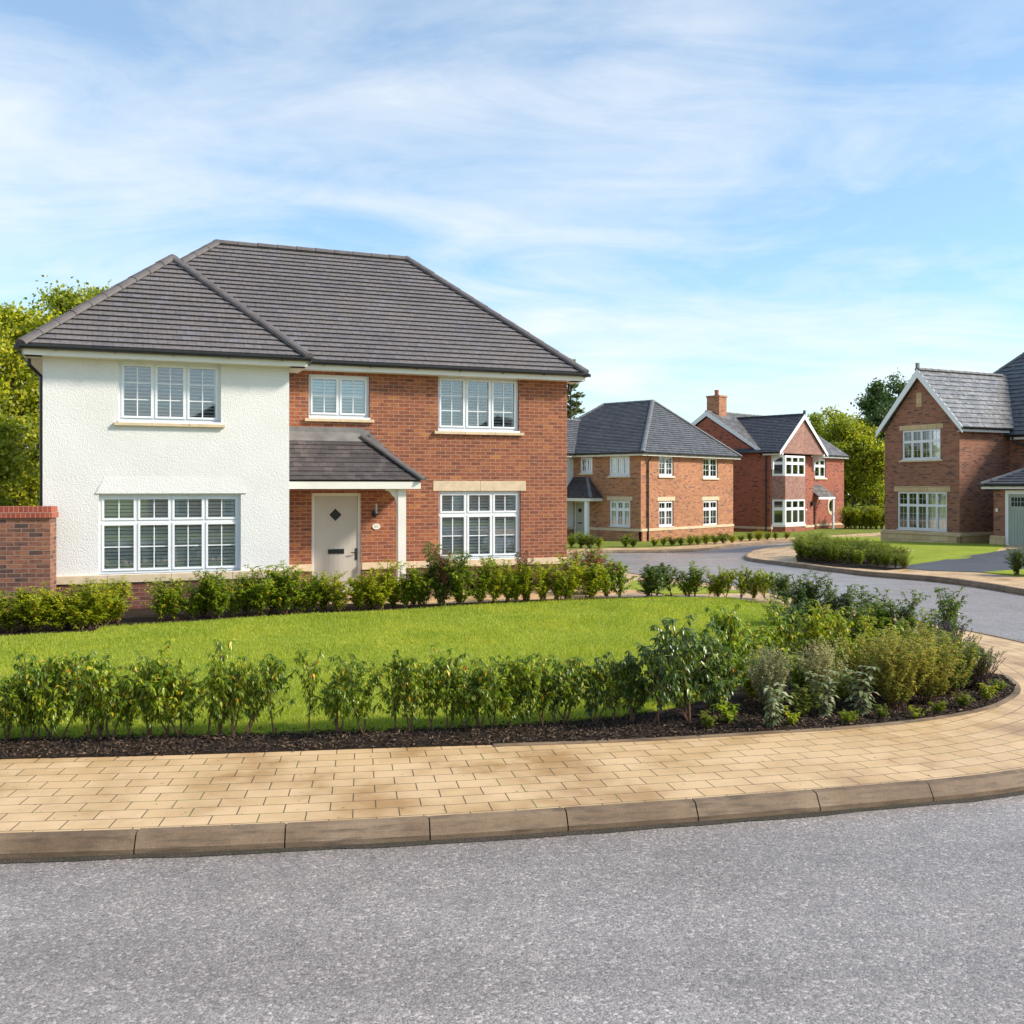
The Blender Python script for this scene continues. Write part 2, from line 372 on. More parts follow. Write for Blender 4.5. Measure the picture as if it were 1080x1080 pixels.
M['hyper_green']=mat_leaf('small_green_leaf',[(0,(0.094,0.151,0.025)),(0.5,(0.169,0.252,0.040)),(0.9,(0.319,0.319,0.057)),(1,(0.637,0.403,0.086))],0.4,0.5,(1.4,1.5,0.6))
M['sage']=mat_leaf('grey_green_leaf',[(0,(0.211,0.235,0.105)),(0.5,(0.389,0.386,0.179)),(1,(0.680,0.580,0.294))],0.25,0.55,(1.2,1.3,0.8))
M['silver']=mat_leaf('silvery_large_leaf',[(0,(0.112,0.165,0.057)),(0.5,(0.250,0.297,0.162)),(1,(0.525,0.517,0.361))],0.25,0.4,(1.2,1.3,0.8))
M['lavender']=mat_leaf('dry_lavender_head',[(0,(0.10,0.07,0.09)),(0.6,(0.16,0.12,0.17)),(1,(0.22,0.16,0.26))],0.1,0.7,(1,1,1))
M['dryseed']=mat_leaf('dry_seed_head',[(0,(0.30,0.24,0.14)),(1,(0.50,0.44,0.30))],0.3,0.7,(1,1,1))
M['tree_lime']=mat_leaf('tree_leaf_yellow_green',[(0,(0.121,0.161,0.015)),(0.3,(0.216,0.265,0.020)),(0.7,(0.405,0.414,0.030)),(1,(0.648,0.575,0.050))],0.45,0.5,(1.45,1.55,0.5))
M['tree_mid']=mat_leaf('tree_leaf_mid_green',[(0,(0.126,0.155,0.015)),(0.5,(0.234,0.279,0.023)),(1,(0.396,0.420,0.038))],0.38,0.5,(1.5,1.6,0.5))
M['tree_dark']=mat_leaf('tree_leaf_dark_green',[(0,(0.030,0.065,0.016)),(0.5,(0.060,0.109,0.023)),(1,(0.105,0.160,0.033))],0.2,0.5,(1.4,1.5,0.6))
M['pine']=mat_leaf('pine_needle',[(0,(0.070,0.095,0.048)),(0.5,(0.120,0.152,0.068)),(1,(0.220,0.247,0.119))],0.2,0.5,(1.2,1.3,0.7))

M['contact_grit']=mat_ground('dark_contact_grit',[(0.3,(0.03,0.024,0.018)),(0.55,(0.07,0.058,0.045)),(0.75,(0.16,0.13,0.10))],90,0.8,0.01)  # dark tone paints the contact shade where kerb meets road
# ---------------------------------------------------------------- buildings
class House:
    def __init__(s, name, label, cat, O, t, z0):
        s.O=Vector((O[0],O[1])); s.t=t; s.z0=z0
        s.ux=Vector((math.cos(t),math.sin(t))); s.vy=Vector((-math.sin(t),math.cos(t)))
        s.e=empty(name,(O[0],O[1],z0),t); tag(s.e,label,cat)
    def world(s,u,v): return s.O+s.ux*u+s.vy*v
    def F(s,u,v,d): return Facade(s,(u,v),d)
class Facade:                                        # a vertical plane: a runs along d, outward normal = d x up
    def __init__(s,H,P0,d):
        s.H=H; s.P=Vector(P0); s.d=Vector(d).normalized(); s.n=Vector((s.d.y,-s.d.x))
    def pt(s,a,z,o=0.0):
        q=s.P+s.d*a+s.n*o; return Vector((q.x,q.y,z))
    def pix(s,px,py=HY,out=0.0):
        H=s.H; p=s.P+s.n*out
        W=H.world(p.x,p.y); D=H.ux*s.d.x+H.vy*s.d.y
        k=(px-CX)/F_PX                               # (W+aD).x = k (W+aD).y
        a=(k*W.y-W.x)/(D.x-k*D.y)
        y=W.y+a*D.y
        return a, CAM_H-(py-HY)/F_PX*y-H.z0
    def box(s,mb,a0,a1,z0,z1,o0,o1):
        if a0>a1:a0,a1=a1,a0
        if z0>z1:z0,z1=z1,z0
        if o0>o1:o0,o1=o1,o0
        mb.hexa([s.pt(a0,z0,o1),s.pt(a1,z0,o1),s.pt(a1,z0,o0),s.pt(a0,z0,o0)],
                [s.pt(a0,z1,o1),s.pt(a1,z1,o1),s.pt(a1,z1,o0),s.pt(a0,z1,o0)])
    def rect(s,px0,py0,px1,py1,out=0.0):             # window rectangle from its pixel corners
        a0,zt0=s.pix(px0,py0,out); a1,_=s.pix(px1,py0,out)
        am,zt=s.pix((px0+px1)/2,py0,out); _,zb=s.pix((px0+px1)/2,py1,out)
        return a0,a1,zb,zt
    def wall(s,mb,a0,a1,z0,z1,ops=(),depth=0.12,gable=None):
        A=sorted(set([a0,a1]+[x for o in ops for x in o[:2] if a0<x<a1])); Zs=sorted(set([z0,z1]+[x for o in ops for x in o[2:4] if z0<x<z1]))
        for i in range(len(A)-1):
            for j in range(len(Zs)-1):
                ca=(A[i]+A[i+1])/2; cz=(Zs[j]+Zs[j+1])/2
                if any(o[0]<ca<o[1] and o[2]<cz<o[3] for o in ops): continue
                mb.poly([s.pt(A[i],Zs[j]),s.pt(A[i+1],Zs[j]),s.pt(A[i+1],Zs[j+1]),s.pt(A[i],Zs[j+1])])
        for o in ops:
            b0,b1,y0,y1=o[:4]; d=-depth
            mb.poly([s.pt(b0,y0),s.pt(b0,y1),s.pt(b0,y1,d),s.pt(b0,y0,d)][::-1])
            mb.poly([s.pt(b1,y0),s.pt(b1,y0,d),s.pt(b1,y1,d),s.pt(b1,y1)][::-1])
            mb.poly([s.pt(b0,y1),s.pt(b1,y1),s.pt(b1,y1,d),s.pt(b0,y1,d)][::-1])
            if y0>z0+.001: mb.poly([s.pt(b0,y0),s.pt(b0,y0,d),s.pt(b1,y0,d),s.pt(b1,y0)][::-1])
        if gable:
            mb.poly([s.pt(a0,z1),s.pt(a1,z1)]+[s.pt(a,z) for a,z in gable])

def window(F, r, lights, bars, transom=None, top_bars=None, rec=0.07, blind='shutter', sill=None, lintel=None, sillm='stone', linm='stone', sub=True, lin_split=2, fw=0.05, sw=0.04, bar=0.018, open_light=None):
    """r=(a0,a1,z0,z1). window frame with sashes, glazing bars, panes and what hangs behind them"""
    a0,a1,z0,z1=r; e=F.H.e
    fr=MB(); a0-=.003; a1+=.003; z1+=.003
    O1=-rec; O0=-rec-0.06
    F.box(fr,a0,a0+fw,z0,z1,O0,O1); F.box(fr,a1-fw,a1,z0,z1,O0,O1)
    F.box(fr,a0+fw,a1-fw,z1-fw,z1,O0,O1); F.box(fr,a0+fw,a1-fw,z0,z0+fw,O0,O1)
    if sub: F.box(fr,a0-0.0,a1+0.0,z0-0.035,z0,O0,0.035)
    W=(a1-a0-2*fw); lw=W/lights
    zsp=[(z0+fw,z1-fw,bars,top_bars)] if transom is None else None
    if transom is not None:
        zt=z0+(z1-z0)*transom
        F.box(fr,a0+fw,a1-fw,zt-fw/2,zt+fw/2,O0,O1)
        zsp=[(z0+fw,zt-fw/2,bars,None),(zt+fw/2,z1-fw,top_bars,None)]
    for i in range(1,lights):
        x=a0+fw+lw*i
        for (zb,zt_,_,_) in zsp: F.box(fr,x-fw*.3,x+fw*.3,zb,zt_,O0,O1-0.001)
    pn=MB(); bl=MB()
    for i in range(lights):
        x0=a0+fw+lw*i+(fw*.3 if i else 0); x1=a0+fw+lw*(i+1)-(fw*.3 if i<lights-1 else 0)
        for (zb,zt_,bs,_) in zsp:
            S0=O0+0.012; S1=O1+0.016
            F.box(fr,x0+.002,x0+sw,zb+.002,zt_-.002,S0,S1); F.box(fr,x1-sw,x1-.002,zb+.002,zt_-.002,S0,S1)
            F.box(fr,x0+sw,x1-sw,zt_-sw,zt_-.002,S0,S1-.0005); F.box(fr,x0+sw,x1-sw,zb+.002,zb+sw,S0,S1-.0005)
            gx0,gx1,gz0,gz1=x0+sw,x1-sw,zb+sw,zt_-sw; og=O0+0.03
            F.box(pn,gx0-.004,gx1+.004,gz0-.004,gz1+.004,og-.003,og+.003)
            if bs:
                for c in range(1,bs[0]):
                    x=gx0+(gx1-gx0)*c/bs[0]; F.box(fr,x-bar/2,x+bar/2,gz0,gz1,og+.004,og+.013)
                for rr in range(1,bs[1]):
                    z=gz0+(gz1-gz0)*rr/bs[1]; F.box(fr,gx0,gx1,z-bar/2,z+bar/2,og+.004,og+.0125)
    w=fr.build('window',M['pvc'],e)
    pn.build('pane',M['glass'],w)
    if blind in('shutter','open'):
        rise,dep=(.044,.022) if blind=='shutter' else (.014,.045)
        b0=O0-0.035; n=lights
        for i in range(n):
            x0=a0+fw+lw*i+.01; x1=x0+lw-.02
            F.box(bl,x0,x0+.045,z0+.03,z1-.03,b0-.03,b0); F.box(bl,x1-.045,x1,z0+.03,z1-.03,b0-.03,b0)
            z=z0+.07
            while z<z1-.07:
                c=F.pt(0,0,0)
                p=[F.pt(x0+.045,z,b0-.002),F.pt(x1-.045,z,b0-.002),F.pt(x1-.045,z+rise,b0-dep),F.pt(x0+.045,z+rise,b0-dep)]
                bl.prism(p,(0,0,0.007)); z+=.064
        bl.build('shutter',M['shutter'],w)
    elif blind=='curtain':
        b0=O0-0.05; N=max(6,int((a1-a0)/.05)); cover=R.choice([(0,.36,.64,1),(0,.30,.70,1)])
        for k in range(N):
            f=k/N
            if cover[1]<f<cover[2]: continue
            xa=a0+(a1-a0)*k/N; xb=a0+(a1-a0)*(k+1)/N; oa=b0+(.02 if k%2 else -.02); ob=b0+(.02 if (k+1)%2 else -.02)
            bl.poly([F.pt(xa,z0+.02,oa),F.pt(xb,z0+.02,ob),F.pt(xb,z1-.02,ob),F.pt(xa,z1-.02,oa)])
        bl.build('curtain',M['curtain'],w)
    elif blind=='net':
        b0=O0-0.05; N=max(8,int((a1-a0)/.06))
        for k in range(N):
            xa=a0+(a1-a0)*k/N; xb=a0+(a1-a0)*(k+1)/N; oa=b0+(.012 if k%2 else -.012); ob=b0+(.012 if (k+1)%2 else -.012)
            bl.poly([F.pt(xa,z0+.02,oa),F.pt(xb,z0+.02,ob),F.pt(xb,z1-.02,ob),F.pt(xa,z1-.02,oa)])
        bl.build('net_curtain',M['curtain'],w)
    if sill:                                          # (overhang each side, height)
        sb=MB(); ov,hh=sill; zt=z0-(.035 if sub else 0)-.002; n=3 if a1-a0>1.5 else 2; L=(a1-a0+2*ov)/n
        for k in range(n): F.box(sb,a0-ov+L*k,a0-ov+L*(k+1)-.006,zt-hh,zt,-.05,.07)
        sb.build('sill',M[sillm],w,bevel=.004)
    if lintel:
        lb=MB(); ov,hh=lintel; L=(a1-a0+2*ov)/lin_split
        for k in range(lin_split): F.box(lb,a0-ov+L*k,a0-ov+L*(k+1)-.006,z1+.002,z1+hh,-.10,.008)
        lb.build('lintel',M[linm],w,bevel=.003)
    return w

def clip_poly(P, axis, val, keep_ge):
    out=[]
    for i in range(len(P)):
        a=P[i]; b=P[(i+1)%len(P)]
        ia=(a[axis]>=val-1e-9) if keep_ge else (a[axis]<=val+1e-9)
        ib=(b[axis]>=val-1e-9) if keep_ge else (b[axis]<=val+1e-9)
        if ia: out.append(a)
        if ia!=ib:
            t=(val-a[axis])/(b[axis]-a[axis]); out.append((a[0]+(b[0]-a[0])*t,a[1]+(b[1]-a[1])*t))
    return out
def roof_plane(mb, pts, gauge=.162, th=.034, under=True):
    P=[Vector(p) for p in pts]
    n=Vector((0,0,0))
    for i in range(len(P)):
        a=P[i]; b=P[(i+1)%len(P)]
        n+=a.cross(b)
    n.normalize()
    if n.z<0: n=-n; P=P[::-1]
    Z=Vector((0,0,1)); t=Z.cross(n).normalized(); b=n.cross(t)
    o=P[0]
    Q=[((p-o).dot(t),(p-o).dot(b)) for p in P]
    lo=min(q[1] for q in Q); hi=max(q[1] for q in Q); k=0; off_s=o.dot(t)
    off_r=round(R.random()*8)*gauge*2
    rk=lo
    while rk<hi-1e-6:
        r1=min(rk+gauge,hi)
        C=clip_poly(clip_poly(Q,1,rk,True),1,r1,False)
        if len(C)>=3:
            wob=R.uniform(-.0025,.0025)
            hh=lambda r:(th+wob)*(1-(r-rk)/gauge)+.003
            ext=.016 if k else 0
            E=[(c[0],c[1]-(ext if abs(c[1]-rk)<1e-6 else 0)) for c in C]
            mb.poly([o+t*c[0]+b*c[1]+n*hh(c[1]) for c in E],[(c[0]+off_s,c[1]-lo+off_r) for c in C])
            low=[c for c in C if abs(c[1]-rk)<1e-6]
            if len(low)>=2:
                s0=min(c[0] for c in low); s1=max(c[0] for c in low)
                if s1-s0>.01:
                    h0=(th+wob+.003); tk=.009
                    for (ra,ha,rb,hb) in ((rk-ext,h0,rk-ext,h0-tk),(rk-ext,h0-tk,rk+.006,h0-tk),(rk+.006,h0-tk,rk+.006,-.006)):
                        mb.poly([o+t*s0+b*rb+n*hb,o+t*s1+b*rb+n*hb,o+t*s1+b*ra+n*ha,o+t*s0+b*ra+n*ha],
                            [(s0+off_s,rk-lo+off_r+.02),(s1+off_s,rk-lo+off_r+.02),(s1+off_s,rk-lo+off_r+.05),(s0+off_s,rk-lo+off_r+.05)])
        rk=r1; k+=1
    if under: mb.poly([p-n*.05 for p in P][::-1])
def ridge(mb, p0, p1, r=.12, seg=.42, lift=.0):
    p0=Vector(p0); p1=Vector(p1)
    if p0.z>p1.z: p0,p1=p1,p0
    L=(p1-p0).length; n=max(1,round(L/seg)); d=(p1-p0)/L
    side=d.cross(Vector((0,0,1))).normalized(); up=side.cross(d)
    for k in range(n):
        a=p0+d*(L*k/n)+up*lift; b=p0+d*(L*(k+1)/n+.012)+up*lift
        jit=R.uniform(-.004,.004)
        ra,rb=r*1.06,r*.96
        rows=[]
        for (q,rr) in ((a,ra),(b,rb)):
            rows.append([q+side*(math.cos(th)*rr)+up*(math.sin(th)*rr*.72+jit-.02) for th in [math.radians(x) for x in (-8,22,50,90,130,158,188)]])
        for j in range(6):
            mb.poly([rows[0][j],rows[0][j+1],rows[1][j+1],rows[1][j]][::-1])
        mb.poly(rows[0]); mb.poly(rows[1][::-1])
def eave_side(H, p0, p1, nrm, ze, oh, fas=.16, gut=True, cap=True, fm='cream'):
    """fascia + soffit + gutter under a straight eave. p0,p1 = local 2D of the overhang line, nrm outward"""
    p0=Vector(p0); p1=Vector(p1); n=Vector(nrm).normalized(); d=(p1-p0).normalized()
    def P(a,o,z): q=p0+d*a+n*o; return Vector((q.x,q.y,z))
    L=(p1-p0).length
    fb,sb,gb=MB(),MB(),MB()
    def bx(mb,a0,a1,o0,o1,z0,z1):
        b=[P(a0,o1,z0),P(a1,o1,z0),P(a1,o0,z0),P(a0,o0,z0)]; t=[P(a0,o1,z1),P(a1,o1,z1),P(a1,o0,z1),P(a0,o0,z1)]
        if d.x*n.y-d.y*n.x>0: b=b[::-1]; t=t[::-1]
        mb.hexa(b,t)
    bx(fb,0,L,-.03,0,ze-.02-fas,ze-.03)
    bx(sb,.03,L-.03,-oh,-.031,ze-.02-fas+.004,ze-.02-fas+.02)
    if gut:
        # half-round gutter with brackets
        ang=[math.radians(x) for x in (180,215,250,290,325,360)]
        r=.058; c=.062
        for (o0,o1) in [(ang[i],ang[i+1]) for i in range(5)]:
            q=[P(-.03,c+math.cos(o0)*r,ze-.03+math.sin(o0)*r),P(L+.03,c+math.cos(o0)*r,ze-.03+math.sin(o0)*r),
               P(L+.03,c+math.cos(o1)*r,ze-.03+math.sin(o1)*r),P(-.03,c+math.cos(o1)*r,ze-.03+math.sin(o1)*r)]
            gb.poly(q)
        bx(gb,-.03,L+.03,.112,.124,ze-.045,ze-.018)
        for e in (-.035,L+.03): bx(gb,e,e+.006,.004,.122,ze-.088,ze-.02)
        k=.5
        while k<L:
            bx(gb,k,k+.03,.0,.125,ze-.095,ze-.075); k+=.95
        gb.build('gutter',M['gutter'],H.e)
    fb.build('fascia',M[H.fm],H.e); sb.build('soffit',M[H.fm],H.e)
def house_begin(H): H.fm='cream'
def house_end(H,fm='cream'):
    pass
def barge(F, mb, a0,z0,a1,z1, w=.20, th=.035, out=.0):
    """a sloping bargeboard on facade F from foot (a0,z0) to apex (a1,z1)"""
    d=Vector((a1-a0,z1-z0)).normalized(); nn=Vector((-d.y,d.x)) 
    if nn.y>0: nn=-nn
    zv=w/max(.2,abs(d.x))
    p=[(a0,z0),(a1,z1),(a1,z1-zv),(a0,z0-zv*.72)]
    pts=[F.pt(a,z,out+th) for a,z in p]
    ns=(pts[1]-pts[0]).cross(pts[2]-pts[0]); n3=Vector((F.n.x,F.n.y,0))
    if ns.dot(n3)<0: pts=pts[::-1]
    mb.prism(pts,n3*th)
def downpipe(e, pts, r=.036):
    mb=MB(); mb.tube(pts,r,10)
    z=min(p[2] for p in pts)+.5; x,y=pts[-1][0],pts[-1][1]; zt=pts[-2][2]
    while z<zt: mb.tube([(x,y,z),(x,y,z+.05)],r*1.25,10); z+=1.1
    return mb.build('downpipe',M['gutter'],e,smooth_=False)
def plinth_course(F, st, br, a0,a1, z0,zb,zt, gaps=(), pr=.03, ends=True):
    """brick plinth (proud) and stone string course, leaving gaps for doors"""
    xs=[a0]
    for q in gaps: xs+=[q[0],q[1]]
    xs.append(a1)
    for i in range(0,len(xs),2):
        p,q=xs[i],xs[i+1]
        if q-p<.02: continue
        b_=MB(); s_=MB()
        F.box(b_,p,q,z0-.4,zb,-.10,pr)
        n=max(1,round((q-p)/1.1)); L=(q-p)/n
        for k in range(n): F.box(s_,p+L*k,p+L*(k+1)-(.006 if k<n-1 else 0),zb,zt,-.10,pr+.035)
        b_.build('plinth',br,F.H.e); s_.build('string_course',st,F.H.e,bevel=.005)

# ================= HOUSE ONE: white rendered wing, brick right-hand part, tiled porch
H=House('detached_house','large house with white rendered wing, red brick half and beige front door behind the lawn','house',(1.217,22.03),math.radians(21.5),0.12)
h1=H; house_begin(H); e=H.e
zl=lambda z: z-H.z0
Fb=H.F(0,0,(1,0)); WV=-1.15; Fw=H.F(0,WV,(1,0))
uL=Fw.pix(45)[0]; uR=Fw.pix(305)[0]; DEP=5.75
Fr=H.F(0,0,(0,1)); Fwr=H.F(uR,WV,(0,1)); Fl=H.F(uL,0,(0,-1))
ZE1=zl(4.79); ZEW=zl(4.70); ZB,ZT=zl(.60),zl(.74)
wm=MB(); wr=MB(); inn=MB()
w_ul=Fb.rect(325.6,395.5,390,440); w_ur=Fb.rect(462,398,547.6,453.8); w_lr=Fb.rect(462.8,518,549.3,589)
dr=Fb.rect(328.7,520,381,626); dr=(dr[0],dr[1],0.0,dr[3])
for w_ in (1,):
    Fb.wall(wm,uR-.02,0,ZT,ZE1-.17,[w_ul,w_ur,w_lr,(dr[0],dr[1],ZT,dr[3])])
Fr.wall(wm,0,DEP,-.4,ZE1-.17)
H.F(0,DEP,(-1,0)).wall(wm,0,-uL,-.4,ZE1-.17)
wm.build('brick_wall',M['brick'],e)
w_wu=Fw.rect(125,382.2,233,444.5); w_wl=Fw.rect(104.2,521.5,254,604)
Fw.wall(wr,uL,uR,ZT,ZEW-.15,[w_wu,w_wl],depth=.14)
Fwr.wall(wr,0,-WV,ZT,ZEW-.15)
H.F(uL,DEP,(0,-1)).wall(wr,0,DEP-WV,-.4,ZEW-.15)
wr.build('rendered_wall',M['render'],e)
# rendered bell drip over the lower wing window
bd=MB(); a0,a1,zb,zt=w_wl
p=[Fw.pt(a0-.05,zt+.02,.022),Fw.pt(a1+.10,zt+.02,.022),Fw.pt(a1-.03,zt+.33,.001),Fw.pt(a0+.10,zt+.33,.001)]
q=[Fw.pt(a0-.05,zt+.02,-.01),Fw.pt(a1+.10,zt+.02,-.01),Fw.pt(a1-.03,zt+.33,-.01),Fw.pt(a0+.10,zt+.33,-.01)]
bd.poly(p); bd.poly([p[0],q[0],q[1],p[1]]); bd.poly([p[1],q[1],q[2],p[2]]); bd.poly([p[0],p[3],q[3],q[0]])
bd.build('drip_moulding',M['render'],e)
st=M['stone']; br=M['brick_plinth']
plinth_course(Fb,st,br,uR+.02,.03,0,ZB,ZT,[(dr[0]-.0,dr[1]+.0)])
plinth_course(Fr,st,br,-.03,DEP,0,ZB,ZT)
plinth_course(Fw,st,br,uL-.03,uR+.03,0,ZB,ZT)
plinth_course(Fwr,st,br,.10,-WV-.1,0,ZB,ZT)
# ---- windows
window(Fw,w_wu,3,(2,3),blind='open',sill=(.07,.055),rec=.09)
window(Fw,w_wl,4,(2,2),transom=.655,top_bars=(2,1),rec=.09)
window(Fb,w_ul,2,(2,2),sill=(.08,.06))
window(Fb,w_ur,3,(2,3),blind='open',sill=(.09,.06))
window(Fb,w_lr,3,(2,2),transom=.66,top_bars=(2,1),lintel=(.12,.215))
# ---- room darkness behind the windows
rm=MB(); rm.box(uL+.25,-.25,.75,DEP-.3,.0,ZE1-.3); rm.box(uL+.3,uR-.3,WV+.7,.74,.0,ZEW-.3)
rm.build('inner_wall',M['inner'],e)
# ---- roofs
rf=MB(); rd=MB(); oh=.30
eL=uL-oh; eR=oh; f=-oh; bk=DEP+oh; run=(bk-f)/2; ZR=ZE1+run*.918
rl=uL-oh+3.55; rr=oh-run+.0; my=(f+bk)/2
zt_=ZE1
# main hip
Rl=(rl,my,ZR); Rr=(rr,my,ZR)
roof_plane(rf,[(eL,f,zt_),(eR,f,zt_),Rr,Rl]); roof_plane(rf,[(eR,f,zt_),(eR,bk,zt_),Rr]); roof_plane(rf,[(eR,bk,zt_),(eL,bk,zt_),Rl,Rr]); roof_plane(rf,[(eL,bk,zt_),(eL,f,zt_),Rl])
ridge(rd,Rl,Rr); ridge(rd,(eR+.02,f-.02,zt_),Rr,lift=.015); ridge(rd,(eR,bk,zt_),Rr,lift=.015); ridge(rd,(eL,f,zt_),Rl,lift=.015); ridge(rd,(eL,bk,zt_),Rl,lift=.015)
# wing hip
wl,wr_=uL-oh,uR+oh; wf=WV-oh; ax=(wl+wr_)/2+.12; ay=wf+2.35; az=zl(6.85); zw=ZEW
by=2.2
roof_plane(rf,[(wl,wf,zw),(wr_,wf,zw),(ax,ay,az)])
roof_plane(rf,[(wr_,wf,zw),(wr_,by,zw),(ax,by,az),(ax,ay,az)]); roof_plane(rf,[(wl,by,zw),(wl,wf,zw),(ax,ay,az),(ax,by,az)])
ridge(rd,(wl-.02,wf-.02,zw),(ax,ay,az),lift=.015); ridge(rd,(wr_+.02,wf-.02,zw),(ax,ay,az),lift=.015); ridge(rd,(ax,ay,az),(ax,by,az))
ro=rf.build('roof',M['tile'],e)
rd.build('ridge_tiles',M['ridge'],ro)
eave_side(H,(uR+oh,f),(eR,f),(0,-1),ZE1,oh); eave_side(H,(eR,f),(eR,bk),(1,0),ZE1,oh); eave_side(H,(eL,bk),(eR,bk),(0,1),ZE1,oh)
eave_side(H,(wl,wf),(wr_,wf),(0,-1),ZEW,oh); eave_side(H,(wr_,wf),(wr_,f),(1,0),ZEW,oh); eave_side(H,(wl,wf),(wl,bk),(-1,0),ZEW,oh)
house_end(H)
# ---- porch
po=MB(); PV=-1.02
u1=Fb.pix(381)[0]; zt1=Fb.pix(381,458)[1]; u2=u1+1.0; ze=zl(2.42)
roof_plane(po,[(uR+.005,PV,ze),(u2,PV,ze),(u1,-.005,zt1),(uR+.005,-.005,zt1)],gauge=.13,th=.014)
roof_plane(po,[(u2,PV,ze),(u2,-.005,ze),(u1,-.005,zt1)],gauge=.13,th=.014)
pr_=po.build('porch_roof',M['tile_porch'],e)
pd=MB(); ridge(pd,(u2+.02,PV-.02,ze),(u1,-.1,zt1-.06),r=.09,seg=.3,lift=.02); pd.build('hip_tiles',M['ridge'],pr_)
fl=MB()
sl=(zt1-ze)/(-PV)
p=[Vector((uR+.01,-.02,zt1-.0+.03)),Vector((u1-.05,-.02,zt1+.03)),Vector((u1+.12,-.20,zt1-.20*sl+.035)),Vector((uR+.01,-.20,zt1-.20*sl+.035))]
fl.prism(p[::-1],(0,0,.012)); fl.box(uR+.01,u1+.05,-.014,-.004,zt1,zt1+.13)
for k in range(10):                                   # stepped flashing up the wall beside the hip
    a=u1+.02+k*.098; z=zt1-(k)*.098*sl
    fl.box(a,a+.16,-.012,-.004,z-.10,z+.085)
fl.build('lead_flashing',M['lead'],pr_)
fs=MB(); zf1,zf0=ze-.03,ze-.17
fs.box(uR+.01,u2-.03,PV+.02,PV+.05,zf0,zf1); fs.box(u2-.06,u2-.03,PV+.051,-.005,zf0,zf1); fs.box(uR+.01,u2-.061,PV+.051,-.005,zf0+.02,zf0+.035)
fs.build('porch_fascia',M['cream'],e)
pc=MB(); ua=Fb.pix(420,HY,.88)[0]; ub=Fb.pix(428.3,HY,.88)[0]
ps=MB(); Fb.box(ps,ua,ub,.34,zf0+.019,.72,.88); 
# fretted bracket
bp=[(ua,zf0),(ua,zf0-.29),(ua-.03,zf0-.26),(ua-.05,zf0-.17),(ua-.10,zf0-.13),(ua-.15,zf0-.06),(ua-.24,zf0-.03),(ua-.24,zf0)]
ps.prism([Fb.pt(a,z,.83) for a,z in bp][::-1],(0,-.05,0))
ps.build('porch_post',M['cream'],e)
pb=MB(); Fb.box(pb,ua-.06,ub+.06,.29,.34,.65,.95); pb.build('post_stone',M['stone'],e,bevel=.01)
pq=MB(); Fb.box(pq,ua-.02,ub+.02,-.3,.29,.70,.90); pq.build('post_pier',M['brick_plinth'],e)
# ---- door
dm=MB(); a0,a1,z0,z1=dr; fw=.06
Fb.box(dm,a0-.003,a0+fw,0,z1,-.12,-.045); Fb.box(dm,a1-fw,a1+.003,0,z1,-.12,-.045); Fb.box(dm,a0+fw,a1-fw,z1-fw,z1+.003,-.12,-.045)
D=dm.build('door_frame',M['cream'],e)
dl=MB(); l0,l1=a0+fw+.003,a1-fw-.003; Fb.box(dl,l0,l1,.03,z1-fw-.003,-.11,-.06)
n=9
for k in range(1,n):
    x=l0+(l1-l0)*k/n; Fb.box(dl,x-.0,x+.004,.06,z1-fw-.05,-.0605,-.0585)
leaf=dl.build('door',M['door'],e,bevel=.004)
cxa,cz=Fb.pix(354.2,543); rr_=.135
dd=MB()
for k in range(4):                                    # raised diamond beading
    q=[(0,1),(1,0),(0,-1),(-1,0)]; a=q[k]; b=q[(k+1)%4]
    o=[(cxa+a[0]*rr_*1.32,cz+a[1]*rr_*1.32),(cxa+b[0]*rr_*1.32,cz+b[1]*rr_*1.32),(cxa+b[0]*rr_*.95,cz+b[1]*rr_*.95),(cxa+a[0]*rr_*.95,cz+a[1]*rr_*.95)]
    pts=[Fb.pt(x,y,-.045) for x,y in o][::-1]
    dd.prism(pts,(0,-.02,0))
dd.build('door_moulding',M['door'],leaf)
dg=MB(); dg.prism([Fb.pt(cxa+x*rr_,cz+y*rr_,-.054) for x,y in ((0,1),(-1,0),(0,-1),(1,0))],(0,-.01,0)); dg.build('door_pane',M['dark'],leaf)
lb=MB(); b0,zz1=Fb.pix(346.5,579.5); b1,zz0=Fb.pix(363.5,584); Fb.box(lb,b0,b1,zz0,zz1,-.06,-.045); Fb.box(lb,b0+.03,b1-.03,zz0+.02,zz1-.02,-.045,-.040); lb.build('letterbox',M['gutter'],leaf,bevel=.003)
hb=MB(); hx,hz=Fb.pix(376.2,584); Fb.box(hb,hx-.017,hx+.017,hz-.13,hz+.11,-.06,-.045); hb.tube([Fb.pt(hx,hz+.03,-.05),Fb.pt(hx,hz+.03,-.0),Fb.pt(hx-.12,hz+.03,.002)],.010,8); hb.build('handle',M['gutter'],leaf)
th=MB(); Fb.box(th,a0-.05,a1+.05,-.2,.028,-.12,.25); th.build('doorstep',M['stone'],e)
